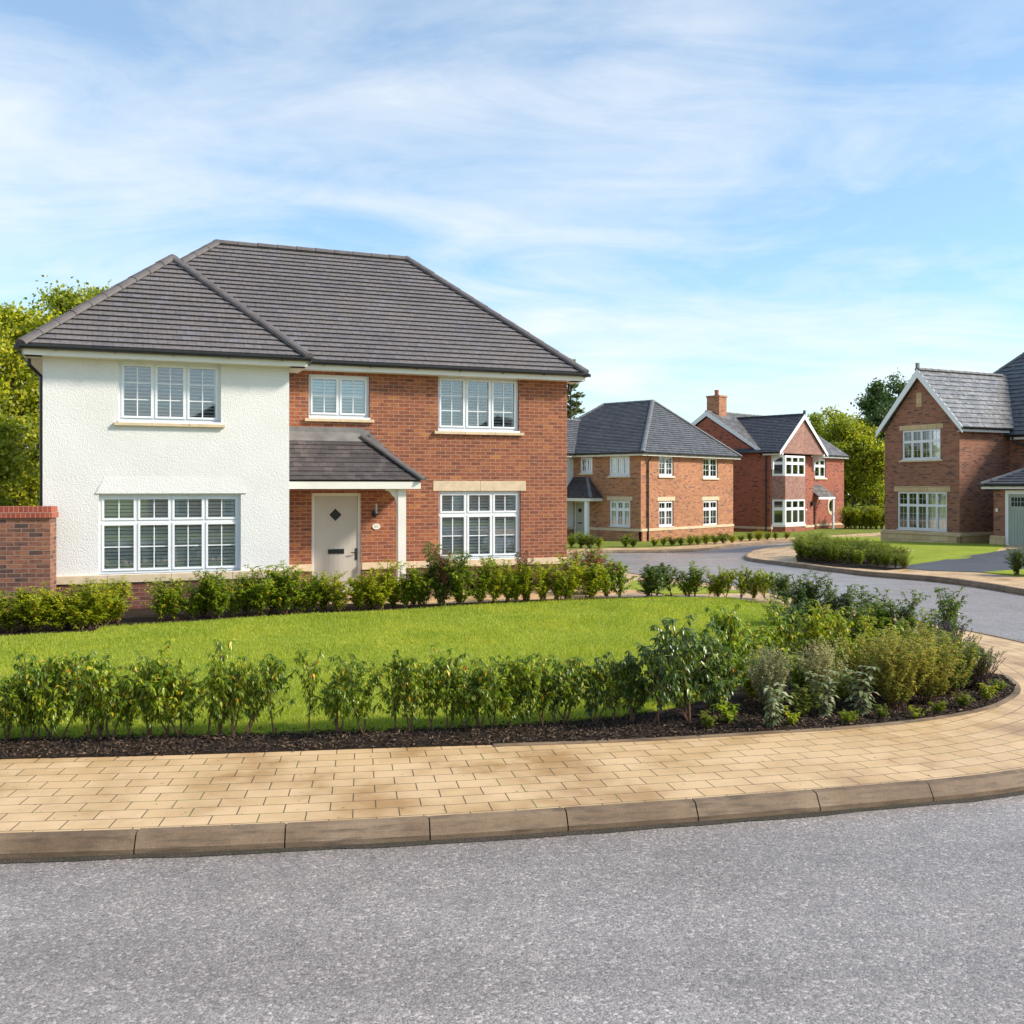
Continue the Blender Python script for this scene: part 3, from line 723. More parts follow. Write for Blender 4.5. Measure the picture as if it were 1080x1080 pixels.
# ---- lamp and number plate
lx,lz=Fb.pix(395,538.5)
la=MB(); Fb.box(la,lx-.055,lx+.03,lz-.13,lz-.01,0,.03); Fb.box(la,lx-.035,lx+.05,lz-.10,lz-.06,.03,.10); Fb.box(la,lx+.0,lx+.012,lz-.06,lz+.13,.085,.10)
Lm=la.build('wall_lamp',M['gutter'],e)
lg=MB(); lg.tube([Fb.pt(lx+.018,lz-.06,.06),Fb.pt(lx+.018,lz+.14,.06)],.022,10); lg.build('lamp_shade',M['lampglass'],Lm,smooth_=False)
nx,nz=Fb.pix(396.7,555.3)
pl=MB(); pl.prism([Fb.pt(nx+math.cos(a)*.082,nz+math.sin(a)*.060,.02) for a in [2*math.pi*k/20 for k in range(20)]],(0,-.0199,0)); PQ=pl.build('house_number_plate',M['plaque'],e)
nm=MB()
def seg_digits(mb,F,x,z,s,strokes,o):
    for (x0,z0,x1,z1) in strokes: F.box(mb,x+min(x0,x1)*s-.0025,x+max(x0,x1)*s+.0025,z+min(z0,z1)*s-.0025,z+max(z0,z1)*s+.0025,o,o+.002)
seg_digits(nm,Fb,nx-.034,nz-.021,.042,[(0,1,.6,1),(.6,.5,.6,1),(0,.5,.6,.5),(0,0,0,.5),(0,0,.6,0)],.0205)
seg_digits(nm,Fb,nx+.010,nz-.021,.042,[(0,1,.6,1),(0,.5,0,1),(0,.5,.6,.5),(.6,0,.6,.5),(0,0,.6,0)],.0205)
nm.build('number',M['ink'],PQ)
# ---- rainwater pipes
downpipe(e,[(.24,.42,ZE1-.10),(.24,.42,ZE1-.30),(.07,.62,ZE1-.42),(.06,.62,-.1)])
downpipe(e,[(uL-.24,WV+.35,ZEW-.10),(uL-.24,WV+.35,ZEW-.28),(uL-.06,WV+.6,ZEW-.45),(uL-.05,WV+.6,-.1)])

# ================= GARDEN WALL at the left edge
tw=math.radians(12); GO=Vector((-7.73,16.67))
gw=House('garden_wall','brown brick garden wall with red brick coping beside the white house','wall',(GO.x,GO.y),tw,0.10)
Fg=gw.F(0,0,(1,0)); zt=1.96-.10
b=MB(); b.box(-7,0,0,.42,-.3,zt-.19); b.build('wall',M['brick_wall'],gw.e)
c=MB(); c.box(-7.0,.03,-.035,.455,zt-.19,zt-.105); c.box(-7.0,.015,-.02,.44,zt-.104,zt); 
c.build('coping',M['coping'],gw.e)
# ================= HOUSE TWO: hipped orange brick corner house
GZ2=-0.52
H=House('detached_house','orange brick house with hipped slate grey roof and corner downpipe, right of the white house','house',(6.55,50.6),math.radians(-42),GZ2)
h2=H; house_begin(H); e=H.e; zl=lambda z: z-H.z0
Ff=H.F(0,0,(1,0)); Fs=H.F(0,0,(0,1))
LEN=8.2; DEP=9.3; ZE=zl(4.07); ZB,ZT=zl(.03),zl(.17)
UW=Ff.pix(604.8)[0]; WV=-1.0
wm=MB(); wr=MB()
f_us=Ff.rect(611.7,482.4,625,498.7); f_u3=Ff.rect(642.2,481,664.2,501.6); f_l3=Ff.rect(642.5,528,664.8,555.4)
s_u1=Fs.rect(695,480.8,710.5,502); s_u2=Fs.rect(741.5,482.6,757.3,504); s_l1=Fs.rect(695,528.3,710.5,555.2); s_l2=Fs.rect(741.8,527.8,757.3,554.3)
dr=Ff.rect(605.5,528.5,616.6,562); dr=(dr[0],dr[1],0,dr[3])
Ff.wall(wm,UW-.02,0,ZT,ZE-.17,[f_us,f_u3,f_l3,(dr[0],dr[1],ZT,dr[3])]); Fs.wall(wm,0,DEP,ZT,ZE-.17,[s_u1,s_u2,s_l1,s_l2])
H.F(0,DEP,(-1,0)).wall(wm,0,LEN,-.5,ZE-.17)
wm.build('brick_wall',M['brick_far'],e)
Fw=H.F(0,WV,(1,0)); Fw.wall(wr,-LEN,UW,ZT,ZE-.17); H.F(UW,WV,(0,1)).wall(wr,0,-WV,ZT,ZE-.17); H.F(-LEN,DEP,(0,-1)).wall(wr,0,DEP-WV,-.5,ZE-.17)
wr.build('rendered_wall',M['render'],e)
st=M['stone']; br=M['brick_far']
plinth_course(Ff,st,br,UW+.02,.03,0,ZB,ZT,[(dr[0],dr[1])]); plinth_course(Fs,st,br,-.03,DEP,0,ZB,ZT)
plinth_course(Fw,st,br,-LEN,UW+.03,0,ZB,ZT); plinth_course(H.F(UW,WV,(0,1)),st,br,.1,-WV-.1,0,ZB,ZT)
kw=dict(bar=.02,fw=.06,sw=.05)
window(Ff,f_us,2,(2,2),sill=(.08,.07),blind='none',**kw); window(Ff,f_u3,3,(2,3),sill=(.08,.07),blind='net',**kw)
window(Ff,f_l3,3,(2,2),transom=.66,top_bars=(2,1),lintel=(.13,.21),blind='curtain',**kw)
window(Fs,s_u1,2,(2,3),sill=(.1,.07),blind='net',**kw); window(Fs,s_u2,2,(2,3),sill=(.1,.07),blind='none',**kw)
window(Fs,s_l1,2,(2,2),transom=.66,top_bars=(2,1),lintel=(.13,.21),blind='curtain',lin_split=1,**kw); window(Fs,s_l2,2,(2,2),transom=.66,top_bars=(2,1),lintel=(.13,.21),blind='curtain',lin_split=1,**kw)
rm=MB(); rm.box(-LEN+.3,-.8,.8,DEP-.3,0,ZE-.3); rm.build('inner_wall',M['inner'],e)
rf=MB(); rd=MB(); oh=.32; eL,eR,f,bk=-LEN-oh,oh,-oh,DEP+oh; my=(f+bk)/2; ZR=zl(7.12)
Rr=(-2.42,my,ZR); Rl=(-5.75,my,ZR)
roof_plane(rf,[(eL,f,ZE),(eR,f,ZE),Rr,Rl]); roof_plane(rf,[(eR,f,ZE),(eR,bk,ZE),Rr]); roof_plane(rf,[(eR,bk,ZE),(eL,bk,ZE),Rl,Rr]); roof_plane(rf,[(eL,bk,ZE),(eL,f,ZE),Rl])
ridge(rd,Rl,Rr); ridge(rd,(eR,f,ZE),Rr,lift=.015); ridge(rd,(eR,bk,ZE),Rr,lift=.015); ridge(rd,(eL,f,ZE),Rl,lift=.015)
wr2=UW+oh; wl2=-LEN-oh; ax=(wr2+wl2)/2; wf=WV-oh; az=zl(6.1)
roof_plane(rf,[(wl2,wf,ZE),(wr2,wf,ZE),(ax,wf+2.2,az)]); roof_plane(rf,[(wr2,wf,ZE),(wr2,3,ZE),(ax,3,az),(ax,wf+2.2,az)]); roof_plane(rf,[(wl2,3,ZE),(wl2,wf,ZE),(ax,wf+2.2,az),(ax,3,az)])
ridge(rd,(wr2,wf,ZE),(ax,wf+2.2,az)); ridge(rd,(wl2,wf,ZE),(ax,wf+2.2,az)); ridge(rd,(ax,wf+2.2,az),(ax,3.2,az))
ro=rf.build('roof',M['tile_blue'],e); rd.build('ridge_tiles',M['ridge_grey'],ro)
eave_side(H,(wr2,f),(eR,f),(0,-1),ZE,oh); eave_side(H,(eR,f),(eR,bk),(1,0),ZE,oh); eave_side(H,(wl2,wf),(wr2,wf),(0,-1),ZE,oh); eave_side(H,(wr2,wf),(wr2,f),(1,0),ZE,oh)
eave_side(H,(eL,bk),(eR,bk),(0,1),ZE,oh); eave_side(H,(wl2,wf),(wl2,bk),(-1,0),ZE,oh)
house_end(H)
po=MB(); u2=Ff.pix(636)[0]; u1=u2-1.0; za=Ff.pix(621,503)[1]; ze=Ff.pix(636,525)[1]; PV=-1.05
roof_plane(po,[(UW+.01,PV,ze),(u2,PV,ze),(u1,-.01,za),(UW+.01,-.01,za)],gauge=.14); roof_plane(po,[(u2,PV,ze),(u2,-.01,ze),(u1,-.01,za)],gauge=.14)
pr_=po.build('porch_roof',M['tile_porch'],e); pd=MB(); ridge(pd,(u2,PV,ze),(u1,-.05,za),r=.09,seg=.3,lift=.02); pd.build('hip_tiles',M['ridge_grey'],pr_)
fs=MB(); fs.box(UW+.01,u2-.03,PV+.02,PV+.05,ze-.17,ze-.02); fs.box(u2-.06,u2-.03,PV+.05,0,ze-.17,ze-.02); fs.box(UW+.01,u2-.06,PV+.05,0,ze-.16,ze-.14); fs.build('porch_fascia',M['cream'],e)
ua=Ff.pix(618.6,HY,.9)[0]; ps=MB(); Ff.box(ps,ua-.09,ua+.09,.3,ze-.16,.78,.96); ps.build('porch_post',M['pvc'],e)
pq=MB(); Ff.box(pq,ua-.13,ua+.13,-.5,.3,.75,.99); pq.build('post_pier',M['brick_far'],e)
dm=MB(); Ff.box(dm,dr[0],dr[0]+.07,0,dr[3],-.12,-.04); Ff.box(dm,dr[1]-.07,dr[1],0,dr[3],-.12,-.04); Ff.box(dm,dr[0]+.07,dr[1]-.07,dr[3]-.07,dr[3],-.12,-.04); dm.build('door_frame',M['pvc'],e)
dl=MB(); Ff.box(dl,dr[0]+.072,dr[1]-.072,.02,dr[3]-.072,-.11,-.06); leaf=dl.build('door',M['door'],e)
cm=(dr[0]+dr[1])/2; cz=dr[3]*.76
dg=MB(); dg.prism([Ff.pt(cm+x*.14,cz+y*.14,-.05) for x,y in ((0,1),(-1,0),(0,-1),(1,0))],(0,-.02,0)); dg.build('door_pane',M['dark'],leaf)
lb=MB(); Ff.box(lb,cm-.13,cm+.13,dr[3]*.42,dr[3]*.42+.06,-.06,-.04); lb.build('letterbox',M['gutter'],leaf)
downpipe(e,[(.26,.55,ZE-.1),(.26,.55,ZE-.28),(.07,.55,ZE-.45),(.07,.55,-.2)],.045)

# ================= HOUSE THREE: plain red brick house, front gable over a bay window, chimney
H=House('detached_house','dark red brick house with chimney, white edged gable over a bay window and oval window','house',(15.4,61.5),math.radians(43.8),-0.62)
h3=H; house_begin(H); H.fm='pvc'; e=H.e; zl=lambda z: z-H.z0
ZE=zl(4.43); ZB,ZT=zl(-.30),zl(-.15); DEP=8.0; LEN=10.4; WV=-.66
Fm=H.F(0,0,(1,0)); Fw=H.F(0,WV,(1,0)); Fg3=H.F(0,DEP,(0,-1))          # gable end faces -u
Fo=H.F(0,-1.34,(1,0))
wm=MB()
zap=zl(7.19); kk=(zap-ZE)/(DEP/2+.3)
zg=ZE-.17; hw=DEP/2
Fg3.wall(wm,0,DEP-WV,-.5,zg); 
wm.poly([Fg3.pt(0,zg),Fg3.pt(DEP,zg),Fg3.pt(hw,zg+hw*kk)])
Fe=H.F(LEN,0,(0,1)); Fe.wall(wm,0,DEP,-.5,zg); wm.poly([Fe.pt(0,zg),Fe.pt(DEP,zg),Fe.pt(hw,zg+hw*kk)])
UWR=5.1
r_small=Fm.rect(859.3,484,871.2,503.8)
dr3=(UWR+.45,UWR+1.35,0,2.05)
Fm.wall(wm,UWR-.05,LEN,ZT,zg,[r_small,(dr3[0],dr3[1],ZT,dr3[3])])
b0=Fo.pix(822)[0]+.35; b1=b0+3.15
Fw.wall(wm,0,UWR,ZT,zg,[(b0-.2,b1+.2,ZT+.05,zg-.05)],depth=.1)
H.F(UWR,WV,(0,1)).wall(wm,0,-WV,ZT,zg); H.F(LEN,DEP,(-1,0)).wall(wm,0,LEN,-.5,zg)
wm.build('brick_wall',M['brick_red'],e)
st=M['stone']; br=M['brick_red']
plinth_course(Fw,st,br,-.03,UWR+.03,0,ZB,ZT); plinth_course(Fm,st,br,UWR+.1,LEN+.03,0,ZB,ZT,[(dr3[0],dr3[1])]); 
plinth_course(H.F(0,2.2,(0,-1)),st,br,0,2.2-WV,0,ZB,ZT)
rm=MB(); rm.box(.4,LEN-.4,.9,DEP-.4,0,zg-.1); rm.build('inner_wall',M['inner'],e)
# roof
rf=MB(); rd=MB(); o=.30; f=-o; bk=DEP+o; my=DEP/2; gl=-.12; gr=LEN+.12
ZRm=ZE+(my+o)*kk
roof_plane(rf,[(gl,f,ZE),(gr,f,ZE),(gr,my,ZRm),(gl,my,ZRm)]); roof_plane(rf,[(gr,bk,ZE),(gl,bk,ZE),(gl,my,ZRm),(gr,my,ZRm)])
ridge(rd,(gl,my,ZRm),(gr,my,ZRm)); ro=rf.build('roof',M['tile_shine'],e); rd.build('ridge_tiles',M['ridge_grey'],ro)
GV=-1.50; gc=2.58; gh=2.90; zga=zl(6.85); ZG=ZE
r2=MB(); rd=MB()
roof_plane(r2,[(gc-gh,3.9,ZG),(gc-gh,GV,ZG),(gc,GV,zga),(gc,3.9,zga)]); roof_plane(r2,[(gc+gh,GV,ZG),(gc+gh,3.9,ZG),(gc,3.9,zga),(gc,GV,zga)])
g2=r2.build('gable_roof',M['tile_blue'],e); ridge(rd,(gc,GV,zga),(gc,3.9,zga)); rd.box(gc-.05,gc+.05,GV-.03,GV+.1,zga+.03,zga+.24); rd.build('ridge_tiles',M['gutter'],g2)
bb=MB(); FG=H.F(0,GV+.03,(1,0))
barge(FG,bb,gc-gh,ZG+.02,gc,zga+.02,.24); barge(FG,bb,gc+gh,ZG+.02,gc,zga+.02,.24,out=.002)
FGL=H.F(0,DEP,(0,-1)); 
FGm=H.F(gl+.03,DEP,(0,-1)); barge(FGm,bb,-o,ZE+.02,DEP/2,ZRm+.02,.26); barge(FGm,bb,DEP+o,ZE+.02,DEP/2,ZRm+.02,.26,out=.002)
bb.build('bargeboard',M['pvc'],e)
gt=MB(); FT=H.F(0,-1.36,(1,0)); sl=(zga-ZG)/gh
gt.poly([FT.pt(gc-gh+.22,ZG-.02),FT.pt(gc+gh-.22,ZG-.02),FT.pt(gc,zga-.22*sl-.05)])
k=0; z=ZG-.02
while z<zga-.4:
    wd=(zga-.3-z)/sl
    FT.box(gt,gc-wd,gc+wd,z,z+.012,0,.012); z+=.11
gt.box(gc-gh+.2,gc+gh-.2,-1.36,WV,ZG-.06,ZG-.03)
gt.build('hung_tile_gable',M['tilehung'],e)
eave_side(H,(gc+gh,f),(gr,f),(0,-1),ZE,o); eave_side(H,(gc-gh,GV+.05),(gc-gh,f),(-1,0),ZG,.2)
house_end(H,'pvc')
# bay window (canted)
dz=.55; y0=WV; y1=-1.28
pts=[(b0-.1,y0),(b0+.38,y1),(b1-.38,y1),(b1+.1,y0)]
zl_top=zg-.02; zA,zBy=Fo.pix(838,502)[1],Fo.pix(838,526.5)[1]; zC=Fo.pix(838,553)[1]
bw=[]
for i in range(3):
    p,q=pts[i],pts[i+1]; d=(q[0]-p[0],q[1]-p[1]); L=math.hypot(*d); FB=H.F(p[0],p[1],d)
    nl=3 if i==1 else 1
    for (za,zb) in ((zA,zl_top),(zC,zBy)):
        window(FB,(.02,L-.02,za,zb),nl,None,transom=.62,rec=.0,blind='curtain' if i==1 else 'none',fw=.075,sw=.05,sub=False)
    th=MB(); FB.box(th,-.02,L+.02,zBy,zA,-.1,.02)
    z=zBy
    while z<zA-.05: FB.box(th,-.03,L+.03,z,z+.012,.02,.034); z+=.11
    th.build('hung_tiles',M['tilehung'],e)
    cb=MB(); FB.box(cb,-.02,L+.02,-.3,zC-.14,-.1,.02); cb.build('bay_plinth',M['brick_red'],e)
    cs=MB(); FB.box(cs,-.03,L+.03,zC-.14,zC,-.1,.05); cs.build('bay_sill',M['cream'],e)
window(Fm,r_small,2,None,transom=.62,top_bars=(1,1),sill=(.1,.08),blind='net',fw=.07,sw=.05)
for uc in (gc-gh+.42,gc+gh-.42):
    bk_=MB()
    bk_.box(uc-.06,uc+.06,GV+.05,GV+.17,ZG-.16,ZG-.04)
    pr=[(WV-.0,ZG-1.05),(WV-.12,ZG-1.05),(WV-.14,ZG-.55),(-1.42,ZG-.2),(-1.42,ZG-.05),(WV,ZG-.05)]
    bk_.prism([Vector((uc+.05,y,z)) for y,z in pr],(.10,0,0)); bk_.build('gable_bracket',M['pvc'],e)
# chimney
ch=MB(); cv=DEP/2; cu=1.05; ch.box(cu-.42,cu+.42,cv-.48,cv+.48,ZRm-1.0,ZRm+.96); ch.box(cu-.46,cu+.46,cv-.52,cv+.52,ZRm+.96,ZRm+1.07)
C=ch.build('chimney',M['brick_far'],ro); 
cp=MB(); cp.tube([(cu,cv,ZRm+1.06),(cu,cv,ZRm+1.26),(cu,cv,ZRm+1.45)],[.15,.13,.15],10); cp.build('chimney_pot',M['coping'],e)
cl=MB(); cl.prism([Vector((cu-.55,cv-.43,ZRm-.43*kk+.04)),Vector((cu+.55,cv-.43,ZRm-.43*kk+.04)),Vector((cu+.55,cv-.70,ZRm-.70*kk+.04)),Vector((cu-.55,cv-.70,ZRm-.70*kk+.04))],(0,0,.02)); cl.build('chimney_flashing',M['lead'],ro)
# porch
p0,p1=UWR+.02,UWR+2.15; zt3=Fm.pix(861,511)[1]; zb3=Fm.pix(868,524)[1]; PV=-1.05
po=MB(); roof_plane(po,[(p0,PV,zb3),(p1,PV,zb3),(p1,0,zt3),(p0,0,zt3)],gauge=.14); po.build('porch_roof',M['tile_shine'],e)
pf=MB(); pf.box(p0,p1,PV,PV+.04,zb3-.14,zb3-.0); pf.box(p1-.04,p1,PV+.041,0,zb3-.14,zb3-.0); pf.box(p1-.16,p1-.04,PV+.05,PV+.17,-.1,zb3-.1); pf.build('porch_post',M['pvc'],e)
dl=MB(); Fm.box(dl,dr3[0],dr3[1],0,dr3[3],-.1,-.05); dl.build('door',M['dark'],e)
wl_=MB(); Fw.box(wl_,UWR-.35,UWR-.18,1.72,1.98,.03,.18); Fw.box(wl_,UWR-.30,UWR-.23,1.85,1.95,0,.03); wl_.build('wall_lamp',M['gutter'],e)
qq=MB(); Fw.box(qq,UWR-.95,UWR-.83,1.42,1.52,0,.02); qq.build('house_number_plate',M['plaque'],e)
oa,oz=Fm.pix(876.2,533.5)
ov=MB(); N=28
for k in range(N):
    t0,t1=2*math.pi*k/N,2*math.pi*(k+1)/N
    q=[(oa+math.cos(a)*w*.46,oz+math.sin(a)*w*.62) for a,w in ((t0,1),(t1,1),(t1,.62),(t0,.62))]
    ov.prism([Fm.pt(x,y,.03) for x,y in q],(0,-.06,0))
OW=ov.build('oval_window',M['stone'],e)
og=MB(); og.prism([Fm.pt(oa+math.cos(2*math.pi*k/N)*.285,oz+math.sin(2*math.pi*k/N)*.385,.008) for k in range(N)],(0,-.007,0)); og.build('pane',M['glass'],OW)
downpipe(e,[(-.05,WV+.9-.6,ZE-.2),(-.06,WV+.3,ZE-.4),(-.06,WV+.3,-.2)],.05)

# ================= HOUSE FOUR: steep gable, stone plinth, garage
H=House('detached_house','brown brick house with steep gable, yellow stone base and green garage door at right edge','house',(17.98,40.0),math.radians(27.2),-0.14)
h4=H; house_begin(H); H.fm='pvc'; e=H.e; zl=lambda z: z-H.z0
Fu=H.F(0,3.8,(0,-1))             # gable front, a from far-left corner to near corner
Fs=H.F(0,0,(1,0))                # side wall facing the camera
ZE=zl(4.70); W=3.8; zs=Fs.pix(1012,563.6)[1]
wm=MB()
g_u=Fu.rect(951.2,453,992,484.3); g_l=Fu.rect(946.3,518.6,998.8,558.8)
zapx=zl(7.22); kk=(zapx-ZE)/(W/2+.28); zg=ZE-.0
Fu.wall(wm,0,W,zs,zg,[g_u,g_l]); wm.poly([Fu.pt(0,zg),Fu.pt(W,zg),Fu.pt(W/2,zg+W/2*kk+.1)])
UM=3.06
Fs.wall(wm,0,UM+.05,zs,ZE-.12); H.F(0,W,(1,0)).wall(wm,0,9,-.5,ZE-.12)
Fmn=H.F(UM,0,(0,-1)); Fmn.wall(wm,-.02,9,-.5,zl(4.35)); H.F(UM,W+1.5,(0,-1)).wall(wm,0,1.5,-.5,zl(4.4))
H.F(UM,-9,(1,0)).wall(wm,0,7,-.5,zl(4.4)); H.F(UM+7,-9,(0,1)).wall(wm,0,14.3,-.5,zl(4.4)); H.F(UM+7,W+1.5,(-1,0)).wall(wm,0,7,-.5,zl(4.4))
wm.build('brick_wall',M['brick_brown'],e)
sb=MB()
for (F_,a0,a1) in ((Fu,-.12,W+.12),(Fs,-.12,UM)):
    F_.box(sb,a0,a1,-.4,zs-.10,-.05,.12)
    n=max(1,round((a1-a0)/.45)); L=(a1-a0)/n
    for k in range(n):                                # weathered (sloping) top course
        x0,x1=a0+L*k,a0+L*(k+1)-.006
        b=[F_.pt(x0,zs-.098,.14),F_.pt(x1,zs-.098,.14),F_.pt(x1,zs-.098,-.02),F_.pt(x0,zs-.098,-.02)]
        t=[F_.pt(x0,zs-.03,.14),F_.pt(x1,zs-.03,.14),F_.pt(x1,zs+.07,-.005),F_.pt(x0,zs+.07,-.005)]
        sb.hexa(b,t)
sb.build('stone_plinth',M['stone_dark'],e)
window(Fu,g_u,4,(2,2),transom=.60,top_bars=(2,1),rec=.05,blind='net',lintel=(.12,.20),sill=(.12,.07),fw=.05,sw=.028,bar=.008,linm='stone_dark')
window(Fu,g_l,5,(2,3),transom=.64,top_bars=(2,2),rec=.05,blind='net',lintel=(.16,.22),lin_split=3,fw=.05,sw=.028,bar=.008,linm='stone_dark')
vs=MB(); va,vz0=Fu.pix(966.5,429),0; a_,z_=Fu.pix(969.5,429); Fu.box(vs,a_-.13,a_+.13,Fu.pix(969.5,429)[1],Fu.pix(969.5,414)[1],0,.025); Fu.box(vs,a_-.05,a_+.05,Fu.pix(969.5,427)[1],Fu.pix(969.5,416)[1],.0251,.034); vs.build('gable_stone',M['stone_dark'],e)
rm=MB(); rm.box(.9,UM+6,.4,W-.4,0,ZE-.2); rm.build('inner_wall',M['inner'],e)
rf=MB(); rd=MB(); gl=-.22
roof_plane(rf,[(gl,-.28,ZE),(UM+4,-.28,ZE),(UM+4,W/2,zapx),(gl,W/2,zapx)],gauge=.27,th=.03); roof_plane(rf,[(UM+4,W+.28,ZE),(gl,W+.28,ZE),(gl,W/2,zapx),(UM+4,W/2,zapx)],gauge=.27,th=.03)
ridge(rd,(gl,W/2,zapx),(UM+2,W/2,zapx)); rd.box(gl-.03,gl+.1,W/2-.05,W/2+.05,zapx+.04,zapx+.26)
ro=rf.build('gable_roof',M['tile_shine'],e); rd.build('ridge_tiles',M['ridge_grey'],ro)
bb=MB(); FB=H.F(gl+.03,W,(0,-1)); barge(FB,bb,-.30,ZE+.02,W/2,zapx+.02,.24); barge(FB,bb,W+.30,ZE+.02,W/2,zapx+.02,.24,out=.002); bb.build('bargeboard',M['pvc'],e)
# main roof (hipped) behind
rf=MB(); rd=MB(); zm=zl(4.42); u0,u1_,v0,v1=UM-.4,UM+7.4,-9.4,W+1.9; zr=zl(8.3); mu=(u0+u1_)/2
A=(mu,v0+3.9,zr); B=(mu,v1-3.9,zr)
roof_plane(rf,[(u0,v1,zm),(u0,v0,zm),A,B],gauge=.27,th=.03); roof_plane(rf,[(u0,v0,zm),(u1_,v0,zm),A],gauge=.27); roof_plane(rf,[(u1_,v0,zm),(u1_,v1,zm),B,A],gauge=.27); roof_plane(rf,[(u1_,v1,zm),(u0,v1,zm),B],gauge=.27)
for q in ((u0,v1),(u0,v0),(u1_,v0),(u1_,v1)): ridge(rd,(*q,zm),B if q[1]==v1 else A)
ridge(rd,A,B); rb=rf.build('roof',M['tile_blue'],e); rd.build('ridge_tiles',M['ridge_grey'],rb)
eave_side(H,(gl,-.28),(UM-.4,-.28),(0,-1),ZE,.26); eave_side(H,(UM-.4,-.3),(UM-.4,-9.4),(-1,0),zm,.4)
# garage
GU=-.08; GV=-1.6; zge=zl(2.30)
FGa=H.F(GU,GV,(0,-1))            # garage front
gm=MB(); zd=zl(2.16)
da0=.52+.12; da1=da0+2.6
FGa.wall(gm,0,6,zs-.0,zge,[(da0-.12,da1+.12,zs,zd)]); H.F(UM,GV,(-1,0)).wall(gm,0,UM-GU,-.5,zge)
H.F(GU,GV-6,(1,0)).wall(gm,0,UM-GU,-.5,zge)
gm.build('garage_wall',M['brick_brown'],e)
gs=MB(); FGa.box(gs,-.1,da0-.125,-.4,zs-.05,-.1,.1); FGa.box(gs,-.1,da0-.125,zs-.048,zs+.03,-.1,.07); gs.build('garage_plinth',M['stone_dark'],e)
df=MB(); FGa.box(df,da0-.12,da0,-.1,zd,-.1,.02); FGa.box(df,da1,da1+.12,-.1,zd,-.1,.02); FGa.box(df,da0,da1,zd-.14,zd,-.1,.02); df.build('garage_door_frame',M['pvc'],e)
gd=MB(); zt_=zd-.14
FGa.box(gd,da0,da1,.02,zt_,-.12,-.04)
nb=22; L=(da1-da0)/nb
for k in range(nb): FGa.box(gd,da0+L*k+.006,da0+L*(k+1)-.006,.05,zt_-.62,-.04,-.028)
FGa.box(gd,da0,da1,zt_-.60,zt_-.54,-.04,-.022)
GD=gd.build('garage_door',M['green'],e)
gw_=MB(); gb_=MB()
for k in range(4):
    x0=da0+.1+k*(da1-da0-.1)/4; x1=x0+(da1-da0-.1)/4-.1
    FGa.box(gw_,x0,x1,zt_-.46,zt_-.12,-.04,-.034)
    for j in range(1,4): xx=x0+(x1-x0)*j/4; FGa.box(gb_,xx-.01,xx+.01,zt_-.46,zt_-.12,-.034,-.024)
    FGa.box(gb_,x0,x1,zt_-.30,zt_-.28,-.034,-.0245)
gw_.build('door_pane',M['dark'],GD); gb_.build('glazing_bars',M['green'],GD)
rf=MB(); rd=MB(); g0,g1=GU-.32,UM; v1_,v0_=GV+.32,GV-6.3; zt4=zl(3.75); zz=zge+.10
roof_plane(rf,[(g0,v1_,zz),(g0,v0_,zz),(g1,v0_,zt4),(g1,v1_-2.0,zt4)],gauge=.27,th=.03); roof_plane(rf,[(g1,v1_,zz),(g0,v1_,zz),(g1,v1_-2.0,zt4)],gauge=.27,th=.03)
ridge(rd,(g0,v1_,zz),(g1,v1_-2.0,zt4),lift=.02); gr_=rf.build('garage_roof',M['tile_blue'],e); rd.build('hip_tiles',M['ridge_grey'],gr_)
lf=MB(); lf.box(g1-.02,g1-.008,v1_-2.2,v1_,zz+.2,zt4+.15); lf.box(g1-.5,g1-.02,v1_-.0,v1_+.012,zz+.05,zz+.3); lf.build('lead_flashing',M['gutter'],gr_)
eave_side(H,(g0,v1_),(g0,v0_),(-1,0),zz,.3); eave_side(H,(g1,v1_),(g0,v1_),(0,1),zz,.3)
pn=MB(); a_,z_=FGa.pix(1051.5,538); FGa.box(pn,a_-.05,a_+.05,z_-.06,z_+.06,0,.02); pn.build('house_number_plate',M['plaque'],e)
downpipe(e,[(UM-.46,-.45,zm-.1),(UM-.46,-.45,zm-.25),(UM-.08,-1.0,zm-.5),(UM-.07,-1.0,zt4-.1)],.05)

# ================= the house across the road behind the camera, mirrored in the front windows
opp=copy_tree(h2.e); opp.location=(12.5,-12.5,0); opp.rotation_euler=(0,0,math.radians(165))
tag(opp,'house across the road, its dark roof mirrored in the white wing upper window','house')
opp=copy_tree(h2.e); opp.location=(36,-13,0); opp.rotation_euler=(0,0,math.radians(150))
tag(opp,'house across the road, its roof mirrored in the brick part upper windows','house')
